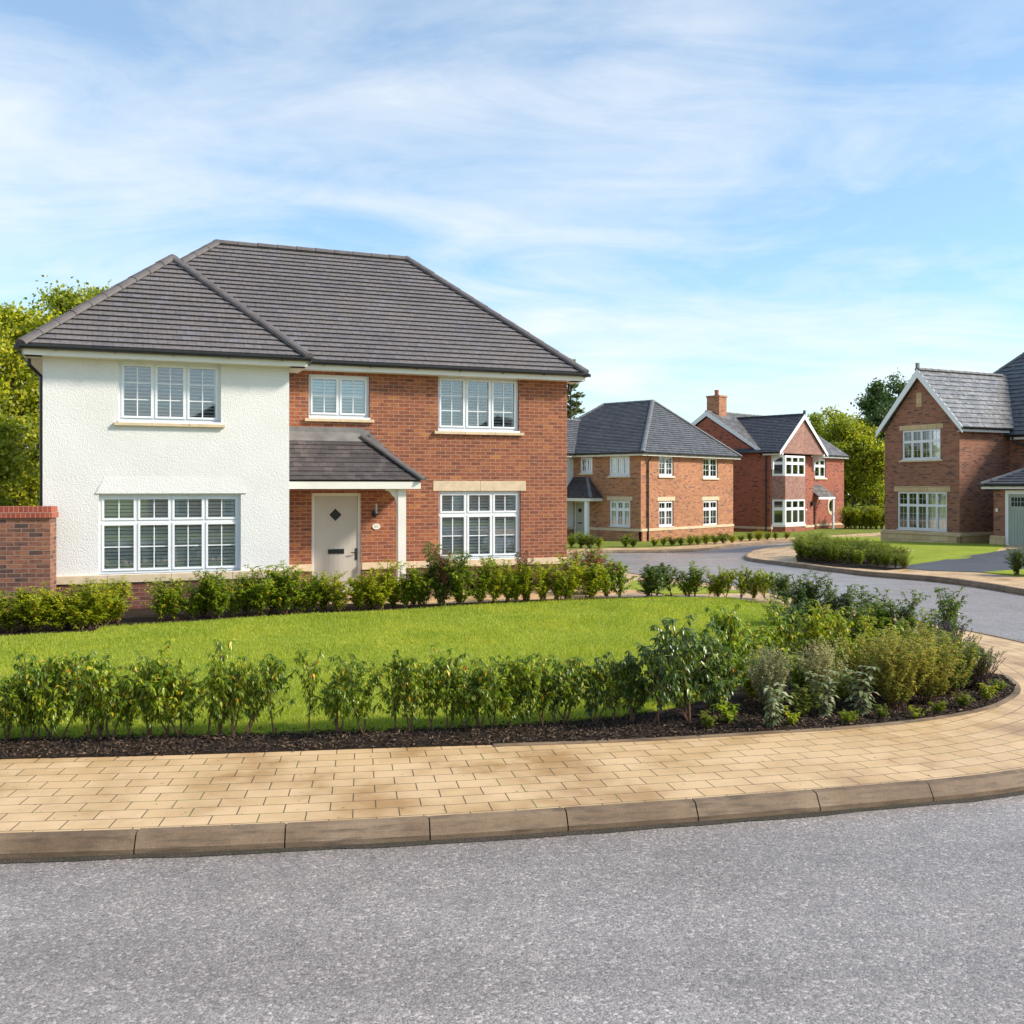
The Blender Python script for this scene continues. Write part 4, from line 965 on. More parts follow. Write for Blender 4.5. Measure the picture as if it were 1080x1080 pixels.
# ---------------------------------------------------------------- ground
def sheet(name, pts, off, mat, kind='structure', step=2.0, skirt=0.15, uvrot=0.0, label=None, cat=None):
    bm=bmesh.new()
    P=[Vector((p[0],p[1],0)) for p in pts]
    for tri in tessellate_polygon([P]):
        bm.faces.new([bm.verts.new(P[i]) for i in tri])
    bmesh.ops.remove_doubles(bm,verts=bm.verts,dist=1e-4)
    xs=[p.x for p in P]; ys=[p.y for p in P]
    for ax,(lo,hi) in ((0,(min(xs),max(xs))),(1,(min(ys),max(ys)))):
        v=math.ceil(lo/step)*step
        while v<hi:
            if not(abs(v-lo)<.01):
                co=Vector((v,0,0)) if ax==0 else Vector((0,v,0)); no=Vector((1,0,0)) if ax==0 else Vector((0,1,0))
                bmesh.ops.bisect_plane(bm,geom=bm.verts[:]+bm.edges[:]+bm.faces[:],plane_co=co,plane_no=no,dist=1e-4)
            v+=step
    for f in bm.faces:
        if f.normal.z<0: f.normal_flip()
    for v in bm.verts: v.co.z=g(v.co.x,v.co.y)+off
    if skirt:
        for ed in [e_ for e_ in bm.edges if e_.is_boundary]:
            a,b=ed.verts; c=bm.verts.new(a.co-Vector((0,0,skirt))); d=bm.verts.new(b.co-Vector((0,0,skirt)))
            try: bm.faces.new([a,b,d,c])
            except ValueError: pass
    uv=bm.loops.layers.uv.new('UVMap'); c,s_=math.cos(uvrot),math.sin(uvrot)
    for f in bm.faces:
        for l in f.loops: l[uv].uv=(l.vert.co.x*c+l.vert.co.y*s_, -l.vert.co.x*s_+l.vert.co.y*c)
    me=bpy.data.meshes.new(name); bm.to_mesh(me); bm.free(); me.materials.append(mat)
    o=bpy.data.objects.new(name,me); col.objects.link(o); tag(o,label,cat,kind=kind)
    return o
def catmull(pts, step):
    P=[Vector(p[:2]) for p in pts]; out=[]
    Q=[P[0]*2-P[1]]+P+[P[-1]*2-P[-2]]
    for i in range(1,len(Q)-2):
        for k in range(24):
            t=k/24; a,b,c,d=Q[i-1],Q[i],Q[i+1],Q[i+2]
            out.append(0.5*((2*b)+(c-a)*t+(2*a-5*b+4*c-d)*t*t+(3*b-a-3*c+d)*t**3))
    out.append(P[-1])
    res=[out[0]]; acc=0
    for i in range(1,len(out)):
        seg=(out[i]-out[i-1]); L=seg.length; pos=0
        while acc+L-pos>=step:
            pos+=step-acc; acc=0; res.append(out[i-1]+seg*(pos/L))
        acc+=L-pos
    return res
def kerb(name, line, side, prof=((0,-.05),(0,.044),(.006,.048),(.046,.116),(.054,.123),(.070,.127),(.125,.129)), n=3, wdt=.125):
    """stones of n samples each; the pavement lies on `side` (+1 = left of the running direction)"""
    mb=MB(); N=len(line)
    nrm=[]
    for i in range(N):
        d=(line[min(i+1,N-1)]-line[max(i-1,0)]).normalized(); nrm.append(Vector((-d.y,d.x))*side)
    def P(i,o,z,sh=0):
        q=line[i]+nrm[i]*o
        if sh: q=q+(line[min(i+1,N-1)]-line[max(i-1,0)]).normalized()*sh
        return Vector((q.x,q.y,g(q.x,q.y)+z))
    pr=list(prof)+[(wdt,-.05)]
    i=0
    while i+n<N:
        jz=R.uniform(-.003,.003)
        for k in range(i,i+n):
            s0=.0045 if k==i else 0; s1=-.0045 if k==i+n-1 else 0
            for j in range(len(pr)-1):
                q=[P(k,pr[j][0],pr[j][1]+jz,s0),P(k+1,pr[j][0],pr[j][1]+jz,s1),P(k+1,pr[j+1][0],pr[j+1][1]+jz,s1),P(k,pr[j+1][0],pr[j+1][1]+jz,s0)]
                mb.poly(q if side>0 else q[::-1])
        for (k,s0,rv) in ((i,.0045,1),(i+n,-.0045,0)):
            q=[P(k,a,z+jz,s0) for a,z in pr]; mb.poly(q)
        i+=n
    o=mb.build(name,M['kerb']); tag(o,kind='structure'); return o
def offset(line, side, d):
    N=len(line); out=[]
    for i in range(N):
        t=(line[min(i+1,N-1)]-line[max(i-1,0)]).normalized(); out.append(line[i]+Vector((-t.y,t.x))*side*d)
    return out

# wide ground and the road on top of it
def grid_ground():
    mb=MB(); xs=[-320,-160,-80,-40]+list(range(-36,61,3))+[70,90,140,220,320]; ys=[-160,-60,-30,-12]+list(range(-9,85,3))+[95,120,170,240,340]
    for i in range(len(xs)-1):
        for j in range(len(ys)-1):
            mb.poly([(x,y,g(x,y)-.03) for x,y in ((xs[i],ys[j]),(xs[i+1],ys[j]),(xs[i+1],ys[j+1]),(xs[i],ys[j+1]))])
    o=mb.build('ground',M['field'],smooth_=False); tag(o,kind='structure')
grid_ground()
sheet('road',[(-40,-7),(45,-7),(45,70),(-40,70)],0.0,M['asphalt'],step=2.0,skirt=0)
# island kerb: along the bottom of the picture, round the corner, then away beside the plot
near=[(-16,5.0),(-9,5.6),(-5.5,5.87),(-3.13,6.08),(-2.35,6.15),(-1.44,6.26),(-.52,6.40),(.407,6.58),(1.35,6.78),(2.30,7.0),(3.08,7.2),(3.85,7.46),(4.8,7.95),(5.8,8.8),(6.65,10.0),(7.15,11.5),(7.3,12.8),(7.2,13.9),(6.9,15.2),(6.2,17.6),(5.4,20.2),(4.6,22.7),(3.75,24.4),(3.2,25.9),(2.8,28),(1.4,30.5),(-3,32.5),(-10,34),(-22,36)]
KL=catmull(near,.3047)
# put a joint at x of the first full stone in the photo
j0=min(range(len(KL)),key=lambda i:abs(KL[i].x-(-2.353))+ (100 if KL[i].y>8 else 0))
KL=KL[j0%3:]
kerb('kerb',KL,1)
gm=MB(); GLn=[p for p in KL if p.y<12 and p.x>-9]; rj=random.Random(3)
wd=[.035+.03*rj.random() for _ in GLn]; GO_=[offset(GLn,1,-w_)[i] for i,w_ in enumerate(wd)]
for i in range(len(GLn)-1):
    gm.poly([(GO_[i].x,GO_[i].y,.004),(GO_[i+1].x,GO_[i+1].y,.004),(GLn[i+1].x,GLn[i+1].y,.012),(GLn[i].x,GLn[i].y,.012)])
tag(gm.build('kerb_contact_grit',M['contact_grit']),kind='structure')  # thin grit strip, coloured dark to draw the contact line under the kerb
plot=[(p.x,p.y) for p in offset(KL,1,.10)]
sheet('pavement_base',plot,.110,M['paver'],step=3,uvrot=math.radians(20))
# paving strip that follows the kerb
def strip(name, line, side, d0, d1, off, mat, rows=8):
    offs=[offset(line,side,d0+(d1-d0)*k/rows) for k in range(rows+1)]
    s=[0]
    for i in range(1,len(line)): s.append(s[-1]+(offs[rows//3][i]-offs[rows//3][i-1]).length)
    mb=MB()
    for i in range(len(line)-1):
        for k in range(rows):
            q=[offs[k][i],offs[k][i+1],offs[k+1][i+1],offs[k+1][i]]
            da,db=d0+(d1-d0)*k/rows,d0+(d1-d0)*(k+1)/rows
            uv=[(s[i],da),(s[i+1],da),(s[i+1],db),(s[i],db)]
            mb.poly([Vector((p.x,p.y,g(p.x,p.y)+off)) for p in q],uv)
    o=mb.build(name,mat); tag(o,kind='structure'); return o
strip('pavement',KL,1,.125,2.55,.120,M['paver'])
# planting bed and lawn
def pts(L, off=.13): return [tuple(gp(x,y,off)[:2]) for x,y in L]
bed_front=pts([(-220,806),(-60,802),(0,799.5),(138,796.5),(240,793.5),(400,788),(520,784.5),(640,780.5),(730,776),(811,771),(873,767.5),(950,760.5),(1010,752),(1045,743.5),(1064,734),(1070,727),(1067,719),(1054,710)],.13)
tipside=[(5.35,11.9),(5.2,13),(5.0,14.6),(4.55,16.6),(3.9,18.6),(3.1,20.0)]
bed_back=pts([(700,628.5),(560,632.5),(430,638)],.13)
bedline=catmull(bed_front,.25)
hw=[tuple(h1.world(u,v)) for u,v in ((-1.9,-.62),(-2.6,-.62),(-4.45,-.9),(uR+.1,WV+.0),(uR,-1.2),(uL-.5,-1.2),(uL-4,-1.2))]
hw=[tuple(h1.world(u,v)) for u,v in ((-4.6,-1.95),(uR+.2,-1.6),(uR,-1.10),(uL-.5,-1.10),(uL-6,-1.10))]
bed=[tuple(p) for p in bedline]+tipside+bed_back+hw
sheet('planting_bed',bed,.128,M['soil'],step=1.5,skirt=.05)
lawn=pts([(-220,790),(-60,779.5),(0,777),(138,774.5),(270,772),(400,768.5),(540,763),(650,755),(725,742),(790,716),(828,680),(838,655),(815,638),(770,631),(700,629.5),(600,633.5),(500,638),(430,643),(330,647),(250,652),(180,657),(108,661),(100,666),(50,668),(0,671),(-60,675),(-220,685)],.15)
lawn_o=sheet('lawn',lawn,.150,M['lawn'],step=1.0,skirt=.03)
patch=pts([(668,611.5),(742,617.5),(790,624),(700,625.5),(655,620)],.15)
sheet('lawn',patch,.140,M['lawn'],step=1.0,skirt=.03)
path=[tuple(h1.world(u,v)) for u,v in ((-4.2,-.03),(-2.9,-.03),(-2.85,-.85),(3.2,-.85),(3.2,-1.75),(-4.1,-1.75))]
sheet('path',path,.138,M['paver'],step=2,skirt=.05,uvrot=math.radians(21.5))
# edging round the tip of the bed
ed=catmull(bed_front[6:],.2); mb=MB()
for i in range(len(ed)-1):
    a=ed[i]; b=ed[i+1]; d=(b-a).normalized(); nn=Vector((d.y,-d.x))
    z=g(a.x,a.y)
    mb.hexa([(a.x+nn.x*.06,a.y+nn.y*.06,z+.05),(b.x+nn.x*.06,b.y+nn.y*.06,z+.05),(b.x,b.y,z+.05),(a.x,a.y,z+.05)],
            [(a.x+nn.x*.06,a.y+nn.y*.06,z+.127),(b.x+nn.x*.06,b.y+nn.y*.06,z+.127),(b.x,b.y,z+.132),(a.x,a.y,z+.132)])
tag(mb.build('edging_kerb',M['kerb']),kind='structure')

# pavement of the middle houses
KB=catmull(pts([(520,592),(585,588.5),(613,585.5),(641,583.5),(700,583),(746,581),(765,578.5),(785,576),(812,573.5),(840,572)],0.0)+[(19.5,55.5),(30,66),(36,78)],.3047)
kerb('kerb',KB,1)
sheet('pavement_base',[tuple(p) for p in offset(KB,1,.1)]+[(36,100),(-30,100),(-30,offset(KB,1,.1)[0].y)],.110,M['paver'],step=3,uvrot=.5)
strip('pavement',KB,1,.125,2.1,.120,M['paver'])
lb=offset(KB,1,2.0)
sheet('lawn',[tuple(p) for p in lb[6:]]+[(33,98),(-8,98),(-8,lb[0].y+3)],.130,M['field'],step=3,skirt=.03)
# peninsula with the right-hand house
KC=catmull([(17.5,-1),(14.2,9)]+pts([(1180,645),(1080,628.2),(1035,620.5),(988.5,614.2),(940,610),(900,606.5),(841,599.2),(806,594.8),(790,592.4),(784.8,590.2),(786,587),(794,583.6),(811,579.5),(838,576)],0.0)+[(19,50.3),(27,58),(40,66)],.3047)
kerb('kerb',KC,-1)
lc=[tuple(p) for p in offset(KC,-1,.1)]
sheet('pavement_base',lc+[(60,66),(60,-1)],.110,M['paver'],step=3,uvrot=-.4)
strip('pavement',KC,-1,.125,2.3,.120,M['paver'])
# grass, driveway
grass4=pts([(836,573.5),(838,580),(845,585),(870,589),(905,593),(932,597.8),(950,597),(985,592),(1020,588.5),(1034,584),(1050,582),(1062,575),(1062,566),(936,566),(870,566)],.13)
sheet('lawn',grass4,.130,M['lawn'],step=2,skirt=.03)
drv=pts([(932,598.2),(985,602),(1035,603.5),(1060,602),(1090,600),(1200,590),(1200,577),(1090,577),(1046,582.5),(1034,584.5),(985,592.4),(950,597.2)],.13)
sheet('driveway',drv,.136,M['drive'],step=2,skirt=.03)
sheet('lawn',pts([(1036,603.7),(1062,601.7),(1100,599.5),(1200,596),(1200,615),(1090,609)],.13),.142,M['lawn'],step=2,skirt=.03)
sheet('lawn',[(22,72),(22,64),(60,66),(60,100),(22,100)],.12,M['field'],step=4,skirt=.03)
hedge_bed=pts([(839,586),(841,592),(880,597.5),(935,601.2),(957,599),(950,592),(900,586),(850,582)],.13)
sheet('planting_bed',hedge_bed,.134,M['soil'],step=2,skirt=.02)
# ---------------------------------------------------------------- leaves, shrubs, trees
def leaf_mesh(name, mat, pos, dr, up, L, W, fold=.18, droop=.25):
    """N lanceolate leaves, four triangles each"""
    pos=np.asarray(pos,float); dr=np.asarray(dr,float); up=np.asarray(up,float)
    dr/= np.linalg.norm(dr,axis=1,keepdims=True)+1e-9
    sd=np.cross(dr,up); sd/=np.linalg.norm(sd,axis=1,keepdims=True)+1e-9
    up=np.cross(sd,dr)
    L=np.broadcast_to(np.asarray(L,float).reshape(-1,1),(len(pos),1)); W=np.broadcast_to(np.asarray(W,float).reshape(-1,1),(len(pos),1))
    base=pos; mid=pos+dr*L*.5-up*L*.04
    l=mid+sd*W*.5+up*W*fold; r=mid-sd*W*.5+up*W*fold; tip=pos+dr*L-up*L*droop
    V=np.stack([base,l,mid,r,tip],1).reshape(-1,3)
    T=np.array([[0,1,2],[0,2,3],[1,4,2],[2,4,3]])
    F=(np.arange(len(pos))[:,None,None]*5+T[None]).reshape(-1,3)
    return np_mesh(name,V,F,mat)
def simple_leaf_mesh(name, mat, pos, dr, sd, L, W):
    """diamond leaves of two triangles"""
    pos=np.asarray(pos,float); dr=np.asarray(dr,float); sd=np.asarray(sd,float)
    dr/=np.linalg.norm(dr,axis=1,keepdims=True)+1e-9; sd=sd-dr*(sd*dr).sum(1,keepdims=True); sd/=np.linalg.norm(sd,axis=1,keepdims=True)+1e-9
    L=np.asarray(L,float).reshape(-1,1); W=np.asarray(W,float).reshape(-1,1)
    V=np.stack([pos,pos+dr*L*.45+sd*W*.5,pos+dr*L,pos+dr*L*.45-sd*W*.5],1).reshape(-1,3)
    F=(np.arange(len(pos))[:,None,None]*4+np.array([[0,1,2],[0,2,3]])[None]).reshape(-1,3)
    return np_mesh(name,V,F,mat)

def shrub_proto(kind, seed):
    """a shrub about 1 m tall -> (stem mesh, foliage mesh)"""
    rg=np.random.default_rng(seed); rr=random.Random(seed); st=MB(); P=[];D=[];U=[];L=[];W=[]
    def shoot(p0,d0,ln,r0,n,leafL,leafW,drp,start=0.25,curl=.25,dens=1.0,tuft=6,sweep=.5):
        p=Vector(p0); d=Vector(d0).normalized(); ptsx=[p.copy()]; rad=[r0]
        for k in range(n):
            d=(d+Vector((rr.gauss(0,1),rr.gauss(0,1),rr.gauss(0,.6)))*curl*.35+Vector((0,0,.10))).normalized()
            p=p+d*(ln/n); ptsx.append(p.copy()); rad.append(r0*(1-.75*(k+1)/n))
            if (k+1)/n>=start:
                m=max(1,int(round(3*dens)))
                for j in range(m):
                    a=rr.uniform(0,6.283); o=Vector((math.cos(a),math.sin(a),0)); q=p-d*(ln/n)*rr.random()
                    dd=(o*1.0+Vector((0,0,-drp*rr.uniform(.5,1.5)))+d*.3*sweep)
                    P.append(q);D.append(dd);U.append((rr.gauss(0,.25),rr.gauss(0,.25),1));s=rr.uniform(.7,1.15);L.append(leafL*s);W.append(leafW*s)
        for j in range(tuft):
            a=6.283*j/tuft+rr.uniform(-.3,.3); o=Vector((math.cos(a),math.sin(a),0)); 
            dd=o+Vector((0,0,rr.uniform(-drp,.35)))
            P.append(p.copy());D.append(dd);U.append((rr.gauss(0,.2),rr.gauss(0,.2),1));s=rr.uniform(.7,1.1);L.append(leafL*s);W.append(leafW*s)
        st.tube(ptsx,rad,5,cap=False); return ptsx
    if kind in('laurel','laurel_thin'):
        ns=rr.choice([2,3,3,4]) if kind=='laurel' else rr.choice([1,2])
        for s in range(ns):
            a=s*6.283/ns+rr.uniform(-.6,.6); lean=rr.uniform(.12,.50) if ns>1 else .06
            h=rr.uniform(.62,.92) if s else .95
            main=shoot((rr.uniform(-.03,.03),rr.uniform(-.03,.03),0),(math.cos(a)*lean,math.sin(a)*lean,1),h,.012,12,.088,.030,1.1,start=.28,dens=1.4,tuft=11)
            for k in range(3,11):
                for _ in range(rr.choice([1,1,2] if k<5 else [2,2,3])):
                    b=rr.uniform(0,6.283); up=rr.uniform(.25,1.0)
                    shoot(main[k],(math.cos(b),math.sin(b),up),rr.uniform(.14,.40)*(1.25-.05*k),.0045,5,.080,.027,1.1,start=.2,dens=1.1,tuft=9)
        return st,P,D,U,L,W,'leaf'
    if kind=='bushy':
        for s in range(7):
            a=rr.uniform(0,6.283); lean=rr.uniform(.1,.6)
            main=shoot((rr.uniform(-.05,.05),rr.uniform(-.05,.05),0),(math.cos(a)*lean,math.sin(a)*lean,1),rr.uniform(.6,.98),.011,11,.068,.028,.45,start=.12,dens=1.2,tuft=7)
            for k in range(2,10):
                for _ in range(rr.choice([1,2])):
                    b=rr.uniform(0,6.283)
                    shoot(main[k],(math.cos(b),math.sin(b),rr.uniform(.2,1.1)),rr.uniform(.12,.30),.004,5,.062,.026,.35,start=.1,dens=1.2,tuft=7)
        return st,P,D,U,L,W,'leaf'
    if kind=='fine':                                   # dense mound of tiny leaves
        for s in range(26):
            a=rr.uniform(0,6.283); lean=rr.uniform(.0,1.15)
            main=shoot((rr.uniform(-.08,.08),rr.uniform(-.08,.08),0),(math.cos(a)*lean,math.sin(a)*lean,1),rr.uniform(.7,1.0),.007,9,.045,.02,.2,start=.2,dens=1.2,tuft=5)
            for k in range(2,10):
                for _ in range(2):
                    b=rr.uniform(0,6.283)
                    shoot(main[k],(math.cos(b),math.sin(b),rr.uniform(.3,1.3)),rr.uniform(.08,.2),.003,4,.042,.019,.2,start=.1,dens=1.3,tuft=5)
        return st,P,D,U,L,W,'leaf'
    if kind=='broad':                                  # a few large pale leaves
        for s in range(7):
            a=rr.uniform(0,6.283); lean=rr.uniform(.1,.7)
            shoot((0,0,0),(math.cos(a)*lean,math.sin(a)*lean,1),rr.uniform(.45,1.0),.010,8,.17,.075,.3,start=.2,dens=.9,tuft=6,curl=.4)
        return st,P,D,U,L,W,'leaf'
    if kind=='spikes':                                 # lavender: thin stalks, small heads
        for s in range(120):
            a=rr.uniform(0,6.283); lean=rr.uniform(.0,.8)
            h=rr.uniform(.6,1.0); d=Vector((math.cos(a)*lean,math.sin(a)*lean,1)).normalized(); p=Vector((rr.gauss(0,.08),rr.gauss(0,.08),0))
            st.tube([p,p+d*h*.5,p+d*h],[.005,.004,.003],4,cap=False)
            for k in range(9):
                q=p+d*(h*(.84+.018*k)); b=rr.uniform(0,6.283)
                P.append(q);D.append((math.cos(b)*.7,math.sin(b)*.7,1));U.append((math.sin(b),0,.3));L.append(.032);W.append(.017)
            for k in range(8):
                q=p+d*(h*rr.uniform(.02,.45)); b=rr.uniform(0,6.283)
                P.append(q);D.append((math.cos(b),math.sin(b),1.2));U.append((0,0,1));L.append(.09);W.append(.014)
        return st,P,D,U,L,W,'leaf'
PROTO={}
def get_proto(kind, mat, seed, stem='bark'):
    key=(kind,mat,seed)
    if key not in PROTO:
        st,P,D,U,L,W,_=shrub_proto(kind,seed)
        me=leaf_mesh('foliage',M[mat],P,D,U,np.array(L),np.array(W))
        so=st.build('stem',M[stem]); sm=so.data; bpy.data.objects.remove(so)
        PROTO[key]=(sm,me)
    return PROTO[key]
nshr=0
WF={'laurel':1.45,'laurel_thin':1.5,'bushy':1.5,'fine':1.3,'broad':1.3,'spikes':1.1}
def place_shrub(kind, mat, x, y, h, w=1.0, label='', group=None, seed=None, name='shrub', cat='shrub', off=.13, rot=None, stem='bark'):
    global nshr; nshr+=1
    sm,me=get_proto(kind,mat,(seed if seed is not None else R.randrange(5)),stem)
    e=empty(name,(x,y,g(x,y)+off),R.uniform(0,6.28) if rot is None else rot); e.scale=(h*w*WF[kind],h*w*WF[kind],h)
    tag(e,label,cat,group)
    for nm,m in (('stem',sm),('foliage',me)):
        o=bpy.data.objects.new(nm,m); col.objects.link(o); o.parent=e
    return e
ORD=['first','second','third','fourth','fifth','sixth','seventh','eighth','ninth','tenth','eleventh','twelfth','thirteenth','fourteenth','fifteenth','sixteenth','seventeenth','eighteenth','nineteenth','twentieth','twenty-first','twenty-second','twenty-third','twenty-fourth','twenty-fifth','twenty-sixth','twenty-seventh','twenty-eighth','twenty-ninth','thirtieth']
# -- front row of young laurels: (px, base y, top y, width factor, kind)
row=[(-22,783,700,.8,'laurel'),(8,781,711,.8,'laurel'),(24,781,708,.7,'laurel'),(52,780,683,.72,'laurel'),(63,780,690,.6,'laurel_thin'),(90,780,684,.7,'laurel'),(117,779.5,694,.7,'laurel'),(136,778.5,714,.7,'laurel'),(158,778,682,.75,'laurel'),(192,777,686,.72,'laurel'),(217,776.5,676,.6,'laurel_thin'),(246,776.5,689,.62,'laurel'),(262,776.5,688,.78,'laurel'),(291,776,687,.65,'laurel_thin'),(327,775.5,684,.62,'laurel_thin'),(357,774.5,682,.68,'laurel'),(386,773.5,696,.78,'laurel'),(417,772.5,688,.68,'laurel_thin'),(433,772,690,.7,'laurel'),(455,771,690,.75,'laurel'),(474,770,684,.68,'laurel'),(505,768.5,686,.72,'laurel'),(538,767,690,.78,'laurel'),(571,765.5,682,.75,'laurel'),(597,764,684,.80,'laurel'),(627,763,684,.72,'laurel')]
row+=[(38,780.5,704,.8,'laurel'),(104,779.5,706,.75,'laurel'),(176,777.5,704,.8,'laurel'),(231,776.5,706,.7,'laurel'),(489,769.5,704,.75,'laurel'),(522,768,704,.7,'laurel'),(555,766,706,.75,'laurel'),(584,765,706,.7,'laurel'),(645,763,698,.8,'laurel')]
row.sort()
ORD+=['thirty-first','thirty-second','thirty-third','thirty-fourth','thirty-fifth','thirty-sixth','thirty-seventh','thirty-eighth','thirty-ninth','fortieth','forty-first','forty-second','forty-third','forty-fourth','forty-fifth']
for i,(px,yb,yt,w,k) in enumerate(row):
    p=gp(px,yb,.13); h=(yb-yt)/F_PX*p.y*1.04
    look='open thin stemmed' if k=='laurel_thin' else 'leafy several stemmed'
    size='taller' if h>.78 else ('short' if h<.62 else 'medium')
    place_shrub(k,'laurel_dark' if (i>26 and i%2) else 'laurel',p.x,p.y,h*1.0,w*.98,f'{look} laurel, {ORD[i]} from the left in the row by the pavement','laurels in the front row between lawn and pavement',seed=i%7)
def spot(px,yb,yt,kind,mat,w,label,group=None,name='shrub',cat='shrub',n=5,seed=None,off=.13,hf=1.05,stem='bark'):
    p=gp(px,yb,.13); h=(yb-yt)/F_PX*p.y*hf
    return place_shrub(kind,mat,p.x,p.y,h,w,label,group,seed=seed if seed is not None else R.randrange(n),name=name,cat=cat,off=off,stem=stem)
G1='shrubs in the curved bed at the tip of the lawn'
tip=[(666,762,690,'laurel','laurel_dark',.8,'dark drooping laurel just left of the tallest dark laurel in the curved bed'),
(693,764,664,'laurel','laurel_dark',.72,'tall dark drooping laurel with thick brown stems at the start of the curved bed'),
(724,762,650,'laurel','laurel_dark',.80,'tallest dark glossy laurel at the lawn end of the front row'),
(745,757,668,'laurel','laurel_dark',.8,'dark leafy laurel at the right side of the tallest dark laurel'),
(763,742,638,'laurel','laurel',.66,'tall open green laurel behind the tallest dark laurel, against the lawn'),
(785,728,655,'bushy','laurel',.8,'mid green bush between the tall open laurel and the pale seeding plant'),
(820,716,642,'laurel','laurel',.8,'green upright laurel at the right edge of the lawn'),
(852,712,640,'laurel','lime',.8,'light green laurel with upright shoots, right of the lawn edge'),
(880,705,636,'laurel','lime',.75,'light green drooping laurel in the middle of the curved bed'),
(835,690,622,'bushy','laurel_dark',.7,'dark leafy bush at the back right corner of the lawn'),
(858,662,598,'bushy','laurel_dark',.72,'tall dark bush standing highest beside the far road'),
(840,660,613,'bushy','laurel_dark',.8,'low dark bush left of the tall dark bush by the far road'),
(884,672,612,'bushy','laurel_dark',.8,'dark bush right of the tall dark bush by the far road'),
(912,682,618,'bushy','laurel_dark',.8,'dark bush in the middle of the back row by the far road'),
(934,690,628,'bushy','laurel',.75,'green bush with drooping tips in the back row by the far road'),
(953,690,620,'bushy','laurel_dark',.62,'narrow dark bush left of the pointed bush in the back row'),
(975,698,640,'bushy','laurel',.7,'green bush just left of the pointed bush at the bed tip'),
(1001,704,613,'bushy','laurel_dark',.5,'pointed narrow dark shrub rising highest at the tip of the bed'),
(955,722,652,'laurel','laurel',.7,'green drooping shrub behind the yellowing mounds'),
(925,716,648,'bushy','lime',.7,'light green bush behind the yellowing mounds, nearer the lawn'),
(810,752,688,'fine','sage',.62,'pale grey green plant full of dry seed heads, behind the silvery leaved plant'),
(866,748,682,'fine','sage',.62,'pale buff seeding plant left of the yellowing mounds'),
(812,766,712,'broad','silver',.75,'large silvery leaved plant nearest the pavement'),
(868,756,704,'broad','silver',.75,'grey green broad leaved plant between the seeding plant and the yellowing mounds'),
(908,754,700,'broad','silver',.8,'dark broad leaved plant with pale tips in front of the yellowing mounds'),
(918,735,668,'fine','hyper',.78,'yellow green fine leaved mound, leftmost of the yellowing mounds'),
(948,748,676,'fine','hyper',.80,'largest yellowing mound with orange tinged leaves near the pavement'),
(978,742,672,'fine','hyper',.78,'yellow orange mound in the middle of the bed tip'),
(965,728,664,'fine','hyper',.78,'yellow green mound behind the largest yellowing mound'),
(1003,733,672,'fine','hyper_green',.80,'green and orange mound close to the lavender'),
(1026,725,682,'fine','hyper_green',.85,'low green mound at the very tip of the bed')]
tip+=[(795,738,690,'bushy','lime',.9,'low light green bush behind the pale seeding plant'),
(842,736,688,'bushy','laurel',1.0,'low green filler bush between the two pale seeding plants'),
(880,742,700,'bushy','laurel',1.0,'low green filler bush right of the pale buff seeding plant'),
(893,728,672,'laurel','lime',.9,'yellow green upright bush left of the yellowing mounds'),
(848,757,722,'bushy','hyper_green',1.0,'short green bush between the two silvery plants'),
(990,722,660,'bushy','hyper_green',.9,'green bush between the yellow mounds and the lavender'),
(815,670,628,'bushy','laurel',.9,'green bush at the far right corner of the lawn, beside the gappy row'),
(900,690,640,'bushy','laurel',.9,'green bush in the middle of the bed behind the light green laurels')]
for t in tip: spot(t[0],t[1],t[2],t[3],t[4],t[5],t[6],G1,n=4)
spot(1000,712,655,'spikes','lavender',.75,'dark lavender clump with upright dry spikes behind the green mounds','lavender clumps at the bed tip',name='lavender_plant',cat='lavender',seed=1)
spot(1033,727,682,'spikes','lavender',.95,'lavender clump leaning over the paving at the bed tip','lavender clumps at the bed tip',name='lavender_plant',cat='lavender',seed=2)
spot(808,744,682,'spikes','dryseed',.6,'upright buff seed stalks rising through the pale grey green plant','dry seed stalks',name='seed_stalks',cat='dry plant',seed=3)
spot(860,738,676,'spikes','dryseed',.55,'upright buff seed stalks rising through the pale buff seeding plant','dry seed stalks',name='seed_stalks',cat='dry plant',seed=4)
for i,(px,yb,yt) in enumerate([(770,762,735),(745,768,750),(835,764,745),(895,763,748),(930,757,742),(966,757,744),(990,752,738),(1015,746,730),(1042,738,720),(1052,730,716)]):
    spot(px,yb,yt,['broad','bushy','broad','bushy','bushy','broad','bushy','bushy','broad','bushy'][i],['laurel','hyper_green','lime'][i%3],1.3,['low weed with round green leaves by the last dark laurel','low round leaved weed at the foot of the tallest laurel','small green weed right of the silvery leaved plant','low green weed in front of the dark broad leaved plant','low green weed below the largest yellowing mound','small weed by the edging under the orange mound','small weed near the edging right of the orange mound','low spreading weed near the lavender','low spreading weed by the edging at the bed tip','low weed furthest out at the very tip of the edging'][i],'low weeds in the curved bed',name='weed',cat='weed')
